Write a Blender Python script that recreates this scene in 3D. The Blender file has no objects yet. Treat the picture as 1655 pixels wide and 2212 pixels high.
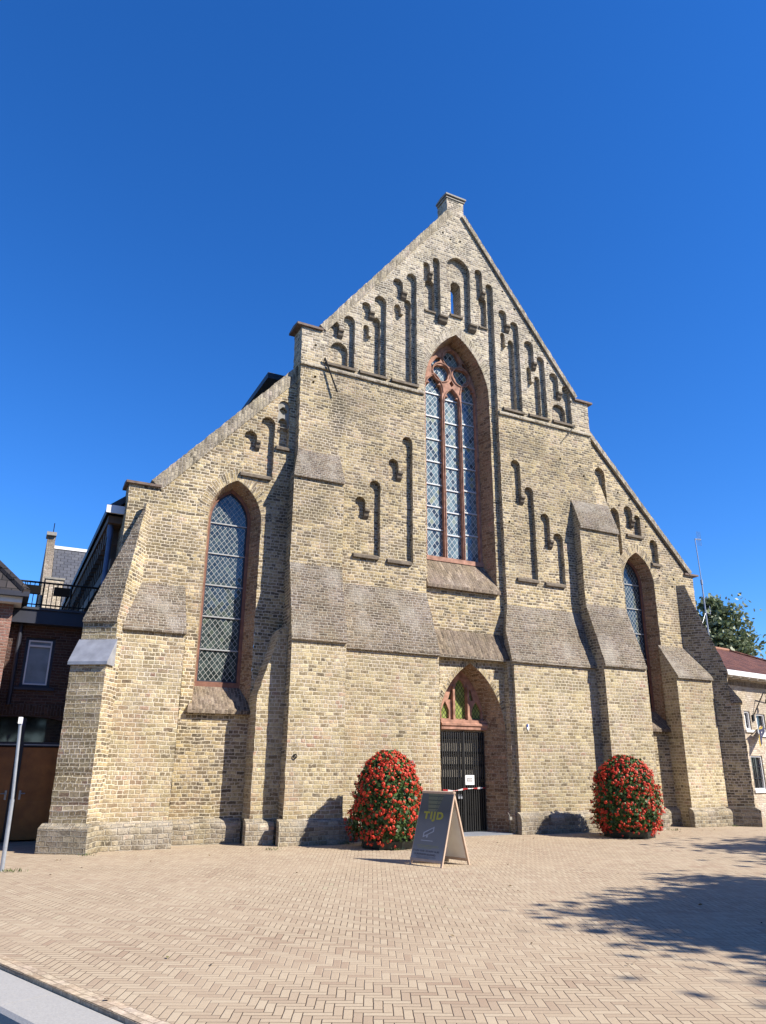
import bpy, bmesh, math, random
import numpy as np
from mathutils import Vector, Matrix
from mathutils.geometry import delaunay_2d_cdt
random.seed(7)
rng = np.random.default_rng(7)
sc = bpy.context.scene
COL = sc.collection
R = math.radians

# ------------------------------------------------------------------ camera
cam_d = bpy.data.cameras.new("camera")
cam_d.sensor_fit = 'VERTICAL'
cam_d.sensor_height = 36.0
cam_d.lens = 36.0 * 1596.385 / 2212.0
cam_d.clip_start = 0.1
cam_d.clip_end = 3000
cam = bpy.data.objects.new("camera", cam_d)
COL.objects.link(cam)
Rv = Vector((0.8925935528636294, -0.4507971241138817, 0.007661741116527557))
Uv = Vector((-0.1522227641784269, -0.2853235045091111, 0.9462656750831229))
Fv = Vector((0.42438777014914336, 0.8457969322865228, 0.3232995049215897))
M = Matrix((Rv, Uv, -Fv)).transposed().to_4x4()
M.translation = Vector((-10.207, -15.6, 1.553))
cam.matrix_world = M
sc.camera = cam

# ------------------------------------------------------------------ sky, sun, exposure
SUN_AZ, SUN_EL = R(41), R(41)          # azimuth from -Y towards +X
sdir = Vector((math.cos(SUN_EL) * math.sin(SUN_AZ), -math.cos(SUN_EL) * math.cos(SUN_AZ), math.sin(SUN_EL)))
world = bpy.data.worlds.new("World")
sc.world = world
world.use_nodes = True
wn = world.node_tree.nodes
sky = wn.new('ShaderNodeTexSky')
sky.sky_type = 'NISHITA'
sky.sun_disc = False
sky.sun_elevation = SUN_EL
sky.sun_rotation = math.atan2(sdir.x, sdir.y)
sky.air_density = 1.0
sky.dust_density = 0.0
sky.ozone_density = 10.0
hsv = wn.new('ShaderNodeHueSaturation')              # deep polarised-looking blue of the photographed sky
hsv.inputs['Saturation'].default_value = 1.16
hsv.inputs['Hue'].default_value = 0.508
world.node_tree.links.new(sky.outputs[0], hsv.inputs['Color'])
world.node_tree.links.new(hsv.outputs[0], wn['Background'].inputs[0])
wn['Background'].inputs[1].default_value = 0.105
sun_d = bpy.data.lights.new("sun", 'SUN')
sun_d.energy = 5.0
sun_d.angle = R(0.53)
sun_d.color = (1.0, 0.93, 0.82)
sun = bpy.data.objects.new("sun", sun_d)
sun.rotation_euler = sdir.to_track_quat('Z', 'Y').to_euler()
COL.objects.link(sun)
sc.view_settings.view_transform = 'Standard'
sc.view_settings.look = 'None'
sc.view_settings.exposure = 1.04
sc.view_settings.gamma = 1.0
sc.cycles.max_bounces = 6

# ------------------------------------------------------------------ material helpers
ALB = 0.68           # one reflectance scale for every material, matched to the exposure above
class NT:
    def __init__(self, name):
        self.m = bpy.data.materials.new(name)
        self.m.use_nodes = True
        self.t = self.m.node_tree
        self.n = self.t.nodes
        self.b = self.n['Principled BSDF']
    def link(self, a, b): self.t.links.new(a, b)
    def _in(self, sock, v):
        if hasattr(v, 'is_linked') or isinstance(v, bpy.types.NodeSocket): self.link(v, sock)
        else: sock.default_value = v
    def math(self, op, a, b=0.0, c=0.0):
        n = self.n.new('ShaderNodeMath'); n.operation = op
        self._in(n.inputs[0], a); self._in(n.inputs[1], b); self._in(n.inputs[2], c)
        return n.outputs[0]
    def vmath(self, op, a, b=(0, 0, 0)):
        n = self.n.new('ShaderNodeVectorMath'); n.operation = op
        self._in(n.inputs[0], a); self._in(n.inputs[1], b)
        return n.outputs[0]
    def sep(self, v):
        n = self.n.new('ShaderNodeSeparateXYZ'); self._in(n.inputs[0], v)
        return n.outputs[0], n.outputs[1], n.outputs[2]
    def comb(self, x, y, z=0.0):
        n = self.n.new('ShaderNodeCombineXYZ')
        self._in(n.inputs[0], x); self._in(n.inputs[1], y); self._in(n.inputs[2], z)
        return n.outputs[0]
    def noise(self, vec, scale, detail=3.0, rough=0.55):
        n = self.n.new('ShaderNodeTexNoise')
        self._in(n.inputs['Vector'], vec); n.inputs['Scale'].default_value = scale
        n.inputs['Detail'].default_value = detail; n.inputs['Roughness'].default_value = rough
        return n.outputs['Fac']
    def noisec(self, vec, scale):
        n = self.n.new('ShaderNodeTexNoise')
        self._in(n.inputs['Vector'], vec); n.inputs['Scale'].default_value = scale
        return n.outputs['Color']
    def white(self, vec):
        n = self.n.new('ShaderNodeTexWhiteNoise'); n.noise_dimensions = '3D'
        self._in(n.inputs['Vector'], vec)
        return n.outputs['Value']
    def whitec(self, vec):
        n = self.n.new('ShaderNodeTexWhiteNoise'); n.noise_dimensions = '3D'
        self._in(n.inputs['Vector'], vec)
        return n.outputs['Color']
    def ramp(self, fac, stops, interp='LINEAR'):
        n = self.n.new('ShaderNodeValToRGB'); cr = n.color_ramp; cr.interpolation = interp
        while len(cr.elements) < len(stops): cr.elements.new(0.5)
        for e, (p, c) in zip(cr.elements, stops):
            e.position = p; e.color = (*c, 1) if len(c) == 3 else c
        self._in(n.inputs[0], fac)
        return n.outputs[0]
    def mapr(self, v, a, b, c=0.0, d=1.0, smooth=False):
        n = self.n.new('ShaderNodeMapRange')
        if smooth: n.interpolation_type = 'SMOOTHSTEP'
        self._in(n.inputs[0], v)
        for i, x in enumerate((a, b, c, d)): n.inputs[i + 1].default_value = x
        return n.outputs[0]
    def mix(self, f, a, b, mode='MIX'):
        n = self.n.new('ShaderNodeMix'); n.data_type = 'RGBA'; n.blend_type = mode
        self._in(n.inputs[0], f)
        for s, v in ((n.inputs[6], a), (n.inputs[7], b)):
            if isinstance(v, tuple): s.default_value = (*v, 1) if len(v) == 3 else v
            else: self.link(v, s)
        return n.outputs[2]
    def uv(self):
        n = self.n.new('ShaderNodeTexCoord'); return n.outputs['UV']
    def obj(self):
        n = self.n.new('ShaderNodeTexCoord'); return n.outputs['Object']
    def pos(self):
        n = self.n.new('ShaderNodeNewGeometry'); return n.outputs['Position']
    def bump(self, h, dist=0.01, strength=1.0):
        n = self.n.new('ShaderNodeBump'); n.inputs['Distance'].default_value = dist
        n.inputs['Strength'].default_value = strength
        self.link(h, n.inputs['Height']); self.link(n.outputs[0], self.b.inputs['Normal'])
    def albedo(self, c):
        return tuple(x * ALB for x in c) if isinstance(c, tuple) else self.mix(1.0, c, (ALB, ALB, ALB), 'MULTIPLY')
    def base(self, c):
        c = self.albedo(c)
        if isinstance(c, tuple): self.b.inputs['Base Color'].default_value = (*c, 1)
        else: self.link(c, self.b.inputs['Base Color'])
        return c
    def set(self, rough=0.8, spec=0.5, metal=0.0):
        self.b.inputs['Roughness'].default_value = rough
        self.b.inputs['Specular IOR Level'].default_value = spec
        self.b.inputs['Metallic'].default_value = metal

def plain(name, col, rough=0.6, metal=0.0, var=0.12, scale=6.0, bump=0.0, spec=0.5):
    k = NT(name)
    n = k.noise(k.obj(), scale, 5.0)
    d = tuple(c * (1 - var) for c in col); l = tuple(min(1, c * (1 + var)) for c in col)
    k.base(k.ramp(n, [(0.3, d), (0.7, l)]))
    k.set(rough, spec, metal)
    if bump: k.bump(n, bump)
    return k.m

def brick(name, w, h, stops, mortar, joint=0.011, header=0.62, grime=0.5, lime=0.25, bumpd=0.012, vertical=False, tint=(1, 1, 1), grey=0.0, stains=(), limet=(0.56, 0.72), inner=0.42, pink=0.0, fleck=0.65):
    """Hand-made brick bond: rows of stretchers or headers, every brick its own colour, uneven joints."""
    k = NT(name)
    uv = k.uv(); pos = k.pos()
    dis = k.vmath('SCALE', k.vmath('SUBTRACT', k.noisec(pos, 2.3), (0.5, 0.5, 0.5)))
    dis.node.inputs['Scale'].default_value = 0.06
    dis2 = k.vmath('SCALE', k.vmath('SUBTRACT', k.noisec(pos, 14.0), (0.5, 0.5, 0.5)))
    dis2.node.inputs['Scale'].default_value = 0.022
    p = k.vmath('ADD', k.vmath('ADD', uv, dis), dis2)
    x, y, _ = k.sep(p)
    if vertical: x, y = y, x
    v = k.math('DIVIDE', y, h)
    row = k.math('FLOOR', v)
    rr = k.white(k.comb(row, 3.7, 1.0))
    wr = k.math('MULTIPLY', k.math('ADD', k.math('MULTIPLY', k.math('GREATER_THAN', rr, header), -0.45), 1.0), w)
    u = k.math('ADD', k.math('DIVIDE', x, wr), k.math('MULTIPLY', row, 0.5))
    u = k.math('ADD', u, k.math('MULTIPLY', rr, 0.35))
    col = k.math('FLOOR', u)
    fu = k.math('MULTIPLY', k.math('FRACT', u), wr)
    fv = k.math('MULTIPLY', k.math('FRACT', v), h)
    eu = k.math('MINIMUM', fu, k.math('SUBTRACT', wr, fu))
    ev = k.math('MINIMUM', fv, k.math('SUBTRACT', h, fv))
    fine = k.noise(pos, 45.0, 4.0)
    e = k.math('ADD', k.math('MINIMUM', eu, ev), k.math('MULTIPLY', k.math('SUBTRACT', fine, 0.5), 0.012))
    face = k.mapr(e, joint * 0.25, joint * 0.95, 0, 1, True)
    rnd = k.white(k.comb(col, row, 0.3))
    patch = k.noise(pos, 0.55, 4.0, 0.6)
    patch2 = k.noise(pos, 1.9, 3.0, 0.6)
    sel = k.math('ADD', k.math('MULTIPLY', rnd, 0.72), k.math('MULTIPLY', k.mapr(patch2, 0.3, 0.7, 0, 1), 0.28))
    c = k.ramp(sel, stops)
    shade = k.math('MULTIPLY', k.mapr(k.white(k.comb(col, row, 9.1)), 0, 1, 0.84, 1.16), k.mapr(k.noise(pos, 17.0, 5.0, 0.8), 0.3, 0.7, 0.58, 1.45))
    c = k.mix(1.0, c, k.comb(shade, shade, shade), 'MULTIPLY')
    c = k.mix(k.mapr(k.noise(pos, 22.0, 5.0, 0.7), 0.4, 0.8, 0.0, inner), c, (0.12, 0.10, 0.073))
    mort = k.mix(k.mapr(patch, 0.35, 0.7), mortar, tuple(m * 0.72 for m in mortar))
    c = k.mix(face, mort, c)
    big = k.mapr(k.noise(k.vmath('ADD', pos, (20.0, 5.0, 2.0)), 0.42, 4.0, 0.6), 0.32, 0.68, 0.86, 1.24)
    c = k.mix(1.0, c, k.comb(big, big, k.math('MULTIPLY', big, k.mapr(patch2, 0.3, 0.7, 0.92, 1.08))), 'MULTIPLY')
    # soot and lime bloom as broad stains
    stain = k.mapr(k.noise(k.vmath('MULTIPLY', pos, (1.0, 1.0, 0.45)), 0.8, 5.0, 0.65), 0.5, 0.72, 0.0, grime)
    c = k.mix(stain, c, (0.085, 0.073, 0.06))
    c = k.mix(k.mapr(k.noise(k.vmath('ADD', pos, (3.1, 9.0, 4.0)), 26.0, 3.0, 0.6), 0.56, 0.70, 0.0, fleck if lime else 0.0), c, (0.80, 0.70, 0.50))
    if pink:
        c = k.mix(k.math('MULTIPLY', face, k.mapr(k.noise(k.vmath('ADD', pos, (7.0, 3.0, 11.0)), 0.9, 4.0, 0.65), 0.54, 0.70, 0.0, pink)), c, (0.50, 0.30, 0.21))
    if lime:
        bl = k.mapr(k.noise(pos, 1.3, 6.0, 0.72), limet[0], limet[1], 0.0, lime)
        c = k.mix(bl, c, (0.55, 0.5, 0.42))
    if stains:
        px_, py_, pz_ = k.sep(pos)
        tot = None
        for sx, sz, rx, rz, st in stains:
            dx = k.math('DIVIDE', k.math('SUBTRACT', px_, sx), rx); dz = k.math('DIVIDE', k.math('SUBTRACT', pz_, sz), rz)
            q = k.math('SQRT', k.math('ADD', k.math('MULTIPLY', dx, dx), k.math('MULTIPLY', dz, dz)))
            f = k.math('MULTIPLY', k.mapr(q, 0.35, 1.0, st, 0.0, True), k.mapr(k.math('ADD', k.math('MULTIPLY', rnd, 0.7), k.math('MULTIPLY', k.noise(pos, 6.0, 4.0), 0.5)), 0.35, 0.7))
            tot = f if tot is None else k.math('MAXIMUM', tot, f)
        c = k.mix(k.math('MULTIPLY', tot, face), c, (0.06, 0.052, 0.044))
    if grey:
        c = k.mix(grey, c, (0.30, 0.27, 0.225))
    if tint != (1, 1, 1): c = k.mix(1.0, c, tint, 'MULTIPLY')
    k.base(c)
    k.set(0.93, 0.2)
    hgt = k.math('ADD', k.math('MULTIPLY', face, k.mapr(rnd, 0, 1, 0.55, 1.0)), k.math('MULTIPLY', k.noise(pos, 28.0, 5.0, 0.7), 0.7))
    k.bump(hgt, bumpd, 0.9)
    return k.m

YEL = [(0.0, (0.12, 0.092, 0.065)), (0.12, (0.23, 0.18, 0.115)), (0.28, (0.39, 0.305, 0.175)), (0.5, (0.475, 0.385, 0.23)),
       (0.68, (0.62, 0.52, 0.32)), (0.82, (0.52, 0.41, 0.25)), (0.92, (0.47, 0.31, 0.205)), (1.0, (0.40, 0.19, 0.12))]
MID = [(0.0, (0.09, 0.072, 0.052)), (0.25, (0.18, 0.140, 0.088)), (0.46, (0.305, 0.232, 0.132)), (0.64, (0.46, 0.355, 0.19)),
       (0.85, (0.62, 0.50, 0.29)), (1.0, (0.47, 0.29, 0.185))]
GRY = [(0.0, (0.12, 0.103, 0.08)), (0.25, (0.23, 0.195, 0.145)), (0.55, (0.37, 0.315, 0.225)), (0.85, (0.50, 0.435, 0.325)), (1.0, (0.42, 0.31, 0.23))]
WEA = [(0.0, (0.085, 0.066, 0.05)), (0.3, (0.15, 0.115, 0.083)), (0.6, (0.22, 0.168, 0.12)), (0.85, (0.29, 0.23, 0.165)), (1.0, (0.37, 0.31, 0.235))]
MORT = (0.82, 0.725, 0.56)
ST_LOW = [(-6.35, 1.75, .95, .55, .75), (-5.7, 1.3, .5, .5, .6), (-7.4, 3.3, .5, .35, .5), (6.75, 1.5, .55, .75, .7), (3.1, 3.6, 1.1, .35, .5), (-2.6, 3.75, .8, .25, .4), (-8.7, 1.4, .8, 1.2, .45), (5.0, 3.1, .7, .7, .4)]
ST_MID = [(-3.52, 10.1, .38, .95, .85), (-3.9, 9.3, .4, .5, .5), (-7.6, 6.2, .5, .6, .5), (-4.2, 7.4, .5, .4, .55), (-3.8, 6.7, .5, .3, .5), (6.6, 6.2, .4, .9, .4), (-2.6, 10.6, .9, .4, .35), (2.6, 10.4, 1.2, .5, .25), (8.2, 5.9, .4, .6, .5)]
B_LOW = brick('old yellow brick large', 0.20, 0.082, YEL, MORT, 0.013, grime=0.25, lime=0.3, stains=ST_LOW, inner=0.5, pink=0.4)
B_MID = brick('old yellow brick', 0.21, 0.074, MID, (0.80, 0.70, 0.535), 0.013, grime=0.25, lime=0.22, stains=ST_MID, inner=0.5, pink=0.25)
B_TOP = brick('grey weathered brick', 0.19, 0.068, GRY, (0.74, 0.67, 0.55), 0.013, grime=0.22, lime=0.3)
B_WEA = brick('brown weathering brick', 0.20, 0.066, WEA, (0.58, 0.52, 0.43), 0.013, grime=0.25, lime=0.65, bumpd=0.03, limet=(.50, .68), fleck=.4)
B_ROW = brick('brick on edge coping', 0.22, 0.075, GRY, (0.50, 0.44, 0.36), 0.011, grime=0.25, lime=0.3, bumpd=0.02, vertical=True)
B_SILL = brick('brick on edge sill', 0.24, 0.07, WEA, (0.38, 0.30, 0.23), 0.010, grime=0.15, lime=0.3, bumpd=0.02, vertical=True, fleck=.3)
B_RED = brick('reddish reveal brick', 0.25, 0.085, [(0, (0.12, 0.075, 0.05)), (0.35, (0.27, 0.16, 0.095)), (0.7, (0.40, 0.27, 0.16)), (1, (0.40, 0.20, 0.13))], (0.45, 0.36, 0.26), 0.012, grime=0.25, lime=0.08)
B_RING = brick('arch voussoir brick', 0.26, 0.072, MID, (0.64, 0.56, 0.44), 0.012, header=2, grime=0.15, lime=0.2)
B_RING2 = brick('grey voussoir brick', 0.23, 0.072, GRY, (0.70, 0.63, 0.52), 0.012, header=2, grime=0.15, lime=0.35)
B_PLI = brick('worn plinth brick', 0.21, 0.09, [(0, (0.12, 0.10, 0.078)), (0.25, (0.27, 0.22, 0.155)), (0.55, (0.42, 0.345, 0.235)), (0.85, (0.55, 0.475, 0.35)), (1, (0.46, 0.27, 0.19))], (0.60, 0.54, 0.44), 0.014, grime=0.38, lime=0.6, bumpd=0.035, limet=(.48, .7), inner=.6, fleck=.45)
B_DARK = brick('dark red house brick', 0.21, 0.062, [(0, (0.05, 0.026, 0.022)), (0.5, (0.085, 0.042, 0.034)), (1, (0.12, 0.06, 0.045))], (0.16, 0.13, 0.115), 0.010, header=2, grime=0.1, lime=0)
B_PINK = brick('pinkish house brick', 0.21, 0.062, [(0, (0.25, 0.125, 0.10)), (0.5, (0.33, 0.17, 0.135)), (1, (0.38, 0.21, 0.165))], (0.45, 0.36, 0.31), 0.010, header=2, grime=0.1, lime=0)
B_TAN = brick('pale tan house brick', 0.21, 0.066, [(0, (0.44, 0.34, 0.25)), (0.5, (0.60, 0.50, 0.38)), (0.93, (0.70, 0.61, 0.48)), (1, (0.50, 0.28, 0.19))], (0.62, 0.54, 0.44), 0.010, grime=0.06, lime=0.2)
STONE = plain('pink sandstone', (0.45, 0.25, 0.18), 0.85, var=0.38, scale=7, bump=0.004, spec=0.2)
SHADEST = plain('shade darkened sandstone', (0.27, 0.135, 0.095), 0.85, var=0.25, scale=6, bump=0.004, spec=0.2)  # lancet frame stone, darkened to put the reveal's shade into the colour
LEDGE = plain('weathered ledge stone', (0.20, 0.165, 0.125), 0.92, var=0.35, scale=9, bump=0.012, spec=0.2)
CAPST = plain('brown tile cap', (0.19, 0.135, 0.105), 0.85, var=0.3, scale=8, bump=0.01)
GREYST = plain('grey cap stone', (0.33, 0.31, 0.27), 0.85, var=0.2, scale=8, bump=0.006)
ZINC = plain('zinc sheet', (0.46, 0.47, 0.50), 0.45, metal=0.35, var=0.18, scale=5)
IRON = plain('black iron', (0.018, 0.017, 0.016), 0.5, metal=0.6)
BLACK = plain('black painted timber', (0.012, 0.012, 0.013), 0.45)
WHITE = plain('white paint', (1.0, 1.0, 1.0), 0.5, var=0.04)
OFFWH = plain('off white paint', (0.98, 0.93, 0.86), 0.6, var=0.05)
WOOD = plain('pale raw timber', (0.62, 0.45, 0.33), 0.7, var=0.12, scale=12)
DOORWD = plain('orange brown varnished timber', (0.50, 0.175, 0.04), 0.45, var=0.25, scale=4)
NAVYFR = plain('dark blue grey frame paint', (0.025, 0.028, 0.045), 0.5)
STEEL = plain('galvanised steel', (0.50, 0.53, 0.58), 0.4, metal=0.5, var=0.1, scale=10)
LEADROOF = plain('dark roofing metal', (0.05, 0.055, 0.07), 0.55, metal=0.2)
TIMBER = plain('brown eaves timber', (0.135, 0.085, 0.055), 0.75, var=0.3, scale=7)
DARKIN = plain('dim interior plaster', (0.10, 0.09, 0.08), 0.9)
PALEIN = plain('pale interior boards', (0.60, 0.55, 0.47), 0.8)

def tiles(name, stops, w, h, rough=0.8):
    k = NT(name); uv = k.uv(); x, y, _ = k.sep(uv); pos = k.pos()
    v = k.math('DIVIDE', y, h); row = k.math('FLOOR', v)
    u = k.math('ADD', k.math('DIVIDE', x, w), k.math('MULTIPLY', k.math('MODULO', row, 2.0), 0.5))
    colr = k.white(k.comb(k.math('FLOOR', u), row, 2.0))
    c = k.ramp(k.math('ADD', k.math('MULTIPLY', colr, 0.6), k.math('MULTIPLY', k.noise(pos, 1.5), 0.4)), stops)
    fv = k.math('FRACT', v); fu = k.math('FRACT', u)
    lap = k.math('MULTIPLY', k.mapr(fv, 0.0, 0.12, 0, 1, True), k.mapr(k.math('MINIMUM', fu, k.math('SUBTRACT', 1.0, fu)), 0.0, 0.06, 0, 1, True))
    c = k.mix(lap, tuple(s * 0.35 for s in stops[0][1]), c)
    k.base(c); k.set(rough, 0.35)
    k.bump(k.math('MULTIPLY', lap, k.math('SUBTRACT', 1.2, fv)), 0.03)
    return k.m
T_RED = tiles('red clay roof tile', [(0, (0.06, 0.022, 0.018)), (0.45, (0.13, 0.044, 0.03)), (1, (0.22, 0.085, 0.055))], 0.2, 0.26, 0.95)
T_DARK = tiles('dark pantile', [(0, (0.018, 0.016, 0.018)), (0.6, (0.05, 0.043, 0.043)), (1, (0.10, 0.08, 0.075))], 0.22, 0.3)
T_SLATE = tiles('blue grey slate', [(0, (0.075, 0.08, 0.095)), (0.6, (0.105, 0.11, 0.13)), (0.93, (0.13, 0.135, 0.15)), (1, (0.33, 0.33, 0.34))], 0.3, 0.28, 0.6)

def lattice_glass(name, px, pz, cols, lead, lw=0.09, spec=0.7, rough=0.08, tilt=0.06, xoff=0.0):
    """Leaded diamond quarries with came lines; each quarry has its own tone and slight tilt."""
    k = NT(name); x, y, z = k.sep(k.pos())
    a = k.math('DIVIDE', k.math('ADD', x, xoff), px); b = k.math('DIVIDE', z, pz)
    s = k.math('ADD', a, b); d = k.math('SUBTRACT', a, b)
    fs = k.math('FRACT', s); fd = k.math('FRACT', d)
    e = k.math('MINIMUM', k.math('MINIMUM', fs, k.math('SUBTRACT', 1.0, fs)), k.math('MINIMUM', fd, k.math('SUBTRACT', 1.0, fd)))
    m = k.mapr(e, lw * 0.6, lw, 0, 1, True)
    cell = k.comb(k.math('FLOOR', s), k.math('FLOOR', d), 0.5)
    c = k.ramp(k.white(cell), cols)
    k.base(k.mix(m, lead, c))
    k.link(k.mapr(m, 0, 1, 0.6, rough), k.b.inputs['Roughness'])
    k.link(k.mapr(m, 0, 1, 0.2, spec), k.b.inputs['Specular IOR Level'])
    k.b.inputs['IOR'].default_value = 1.5
    g = k.n.new('ShaderNodeNewGeometry')
    off = k.vmath('SCALE', k.vmath('SUBTRACT', k.whitec(cell), (0.5, 0.5, 0.5))); off.node.inputs['Scale'].default_value = tilt
    k.link(k.vmath('NORMALIZE', k.vmath('ADD', g.outputs['Normal'], off)), k.b.inputs['Normal'])
    return k.m
G_LAN = lattice_glass('leaded glass dark', 0.122, 0.15, [(0, (0.025, 0.036, 0.036)), (0.8, (0.07, 0.095, 0.095)), (1, (0.10, 0.13, 0.10))], (0.60, 0.60, 0.56), 0.044, tilt=0.04)
G_BIG = lattice_glass('leaded glass pale', 0.16, 0.20, [(0, (0.03, 0.04, 0.045)), (0.18, (0.10, 0.14, 0.15)), (0.6, (0.17, 0.24, 0.255)), (0.9, (0.24, 0.32, 0.32)), (1, (0.30, 0.32, 0.18))], (0.66, 0.68, 0.66), 0.055, tilt=0.07)
G_DOOR = lattice_glass('leaded green glass', 0.10, 0.14, [(0, (0.24, 0.31, 0.07)), (1, (0.40, 0.47, 0.15))], (0.02, 0.02, 0.02), 0.10, tilt=0.05)
def glass(name, col, rough=0.05):
    k = NT(name); k.base(col); k.set(rough, 0.6); k.b.inputs['IOR'].default_value = 1.6
    return k.m
PANE = glass('dark window pane', (0.02, 0.024, 0.028))
CURT = plain('pale curtain behind glass', (0.30, 0.36, 0.40), 0.25, var=0.25, scale=3)

# ------------------------------------------------------------------ mesh builder
class MB:
    def __init__(self): self.v = []; self.f = []; self.mi = []; self.mats = []
    def mat(self, m):
        if m not in self.mats: self.mats.append(m)
        return self.mats.index(m)
    def face(self, pts, m):
        i = len(self.v); self.v += [tuple(p) for p in pts]
        self.f.append(tuple(range(i, i + len(pts)))); self.mi.append(self.mat(m))
    def box(self, x0, x1, y0, y1, z0, z1, m):
        a = [(x0, y0, z0), (x1, y0, z0), (x1, y1, z0), (x0, y1, z0), (x0, y0, z1), (x1, y0, z1), (x1, y1, z1), (x0, y1, z1)]
        for q in ((0, 1, 5, 4), (1, 2, 6, 5), (2, 3, 7, 6), (3, 0, 4, 7), (4, 5, 6, 7), (3, 2, 1, 0)):
            self.face([a[j] for j in q], m)
    def obox(self, c, ax, ay, az, m):
        """oriented box: centre and three half-axis vectors"""
        c, ax, ay, az = map(Vector, (c, ax, ay, az))
        s = [(-1, -1, -1), (1, -1, -1), (1, 1, -1), (-1, 1, -1), (-1, -1, 1), (1, -1, 1), (1, 1, 1), (-1, 1, 1)]
        a = [c + ax * i + ay * j + az * l for i, j, l in s]
        for q in ((0, 1, 5, 4), (1, 2, 6, 5), (2, 3, 7, 6), (3, 0, 4, 7), (4, 5, 6, 7), (3, 2, 1, 0)):
            self.face([a[j] for j in q], m)
    def bar(self, a, b, r, m, n=8, r2=None):
        a, b = Vector(a), Vector(b); d = (b - a).normalized()
        u = d.orthogonal().normalized(); w = d.cross(u); r2 = r if r2 is None else r2
        A = [a + (u * math.cos(2 * math.pi * i / n) + w * math.sin(2 * math.pi * i / n)) * r for i in range(n)]
        B = [b + (u * math.cos(2 * math.pi * i / n) + w * math.sin(2 * math.pi * i / n)) * r2 for i in range(n)]
        for i in range(n):
            j = (i + 1) % n; self.face([A[i], A[j], B[j], B[i]], m)
        self.face(B, m); self.face(A[::-1], m)
    def build(self, name, parent=None, smooth=False, uv_axis=None):
        me = bpy.data.meshes.new(name)
        me.from_pydata(self.v, [], self.f)
        for m in self.mats: me.materials.append(m)
        me.polygons.foreach_set('material_index', self.mi)
        me.update()
        uvl = me.uv_layers.new(name='UVMap').data
        Z = Vector((0, 0, 1))
        for p in me.polygons:
            n = p.normal
            if abs(n.z) > 0.97: t = Vector((1, 0, 0)); b = Vector((0, 1, 0))
            else:
                t = Z.cross(n).normalized(); b = n.cross(t)
            for li in p.loop_indices:
                co = me.vertices[me.loops[li].vertex_index].co
                uvl[li].uv = (co.dot(t), co.dot(b))
        if smooth: me.polygons.foreach_set('use_smooth', [True] * len(me.polygons))
        o = bpy.data.objects.new(name, me); COL.objects.link(o)
        if parent: o.parent = parent; o.matrix_parent_inverse = Matrix.Translation(-Vector(parent_loc(parent)))
        return o
def parent_loc(p):
    if p.parent is None: return Vector(p.location)
    return parent_loc(p.parent) + p.matrix_parent_inverse.translation + Vector(p.location)
def tag(o, label=None, cat=None, group=None, kind=None):
    if label: o['label'] = label
    if cat: o['category'] = cat
    if group: o['group'] = group
    if kind: o['kind'] = kind
    return o
def thing(name, label, cat, loc=(0, 0, 0), group=None):
    o = bpy.data.objects.new(name, None); COL.objects.link(o); o.location = loc; o.empty_display_size = 0.2
    return tag(o, label, cat, group)

def inpoly(x, z, poly):
    c = False; n = len(poly)
    for i in range(n):
        x1, z1 = poly[i]; x2, z2 = poly[i - 1]
        if (z1 > z) != (z2 > z) and x < (x2 - x1) * (z - z1) / (z2 - z1) + x1: c = not c
    return c
def area(poly): return sum(poly[i - 1][0] * poly[i][1] - poly[i][0] * poly[i - 1][1] for i in range(len(poly))) / 2
def ccw(poly): return poly if area(poly) > 0 else poly[::-1]
def rough(poly, step=0.09, amp=0.010, keep=None):
    """break long edges into brick-course lengths with slight jitter"""
    out = []; n = len(poly)
    for i in range(n):
        a = poly[i]; b = poly[(i + 1) % n]; L = math.dist(a, b)
        out.append(a)
        k = int(L / step)
        if k > 1 and not (keep and keep(a, b)):
            nx, nz = -(b[1] - a[1]) / L, (b[0] - a[0]) / L
            for j in range(1, k):
                t = (j + random.uniform(-.2, .2)) / k; s = random.uniform(-amp, amp)
                out.append((a[0] + (b[0] - a[0]) * t + nx * s, a[1] + (b[1] - a[1]) * t + nz * s))
    return out
def sheet(mb, outline, holes, y, m, back=False):
    """triangulated facade sheet at depth y with holes, facing -Y"""
    outline = ccw(outline); vs = []; es = []
    for poly in [outline] + [ccw(h) for h in holes]:
        i0 = len(vs); vs += [Vector(p) for p in poly]
        es += [(i0 + i, i0 + (i + 1) % len(poly)) for i in range(len(poly))]
    V, E, F, *_ = delaunay_2d_cdt(vs, es, [], 0, 1e-6)
    for f in F:
        cx = sum(V[i][0] for i in f) / 3; cz = sum(V[i][1] for i in f) / 3
        if not inpoly(cx, cz, outline) or any(inpoly(cx, cz, h) for h in holes): continue
        pts = [(V[i][0], y, V[i][1]) for i in f]
        if area([(q[0], q[2]) for q in pts]) < 0: pts.reverse()
        if back: pts.reverse()
        mb.face(pts, m)
def walls(mb, poly, y0, y1, m, poly1=None, outside=False):
    """returns along a polygon between two depths (hole walls, or outer sides)"""
    p0 = ccw(poly); p1 = ccw(poly1) if poly1 else p0; n = len(p0)
    for i in range(n):
        j = (i + 1) % n
        q = [(p0[i][0], y0, p0[i][1]), (p0[j][0], y0, p0[j][1]), (p1[j][0], y1, p1[j][1]), (p1[i][0], y1, p1[i][1])]
        if outside: q.reverse()
        mb.face(q[::-1], m)
def niche(mb, nc, y, m):
    """nc = (polygon, depth, [inner niches], open?)"""
    poly, d, inner, opn = nc
    walls(mb, poly, y, y + d, m)
    if not opn:
        sheet(mb, poly, [i[0] for i in inner], y + d, m)
        for i in inner: niche(mb, i, y + d, m)
def facade(mb, outline, niches, y, m):
    sheet(mb, outline, [n[0] for n in niches], y, m)
    for n in niches: niche(mb, n, y, m)
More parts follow.
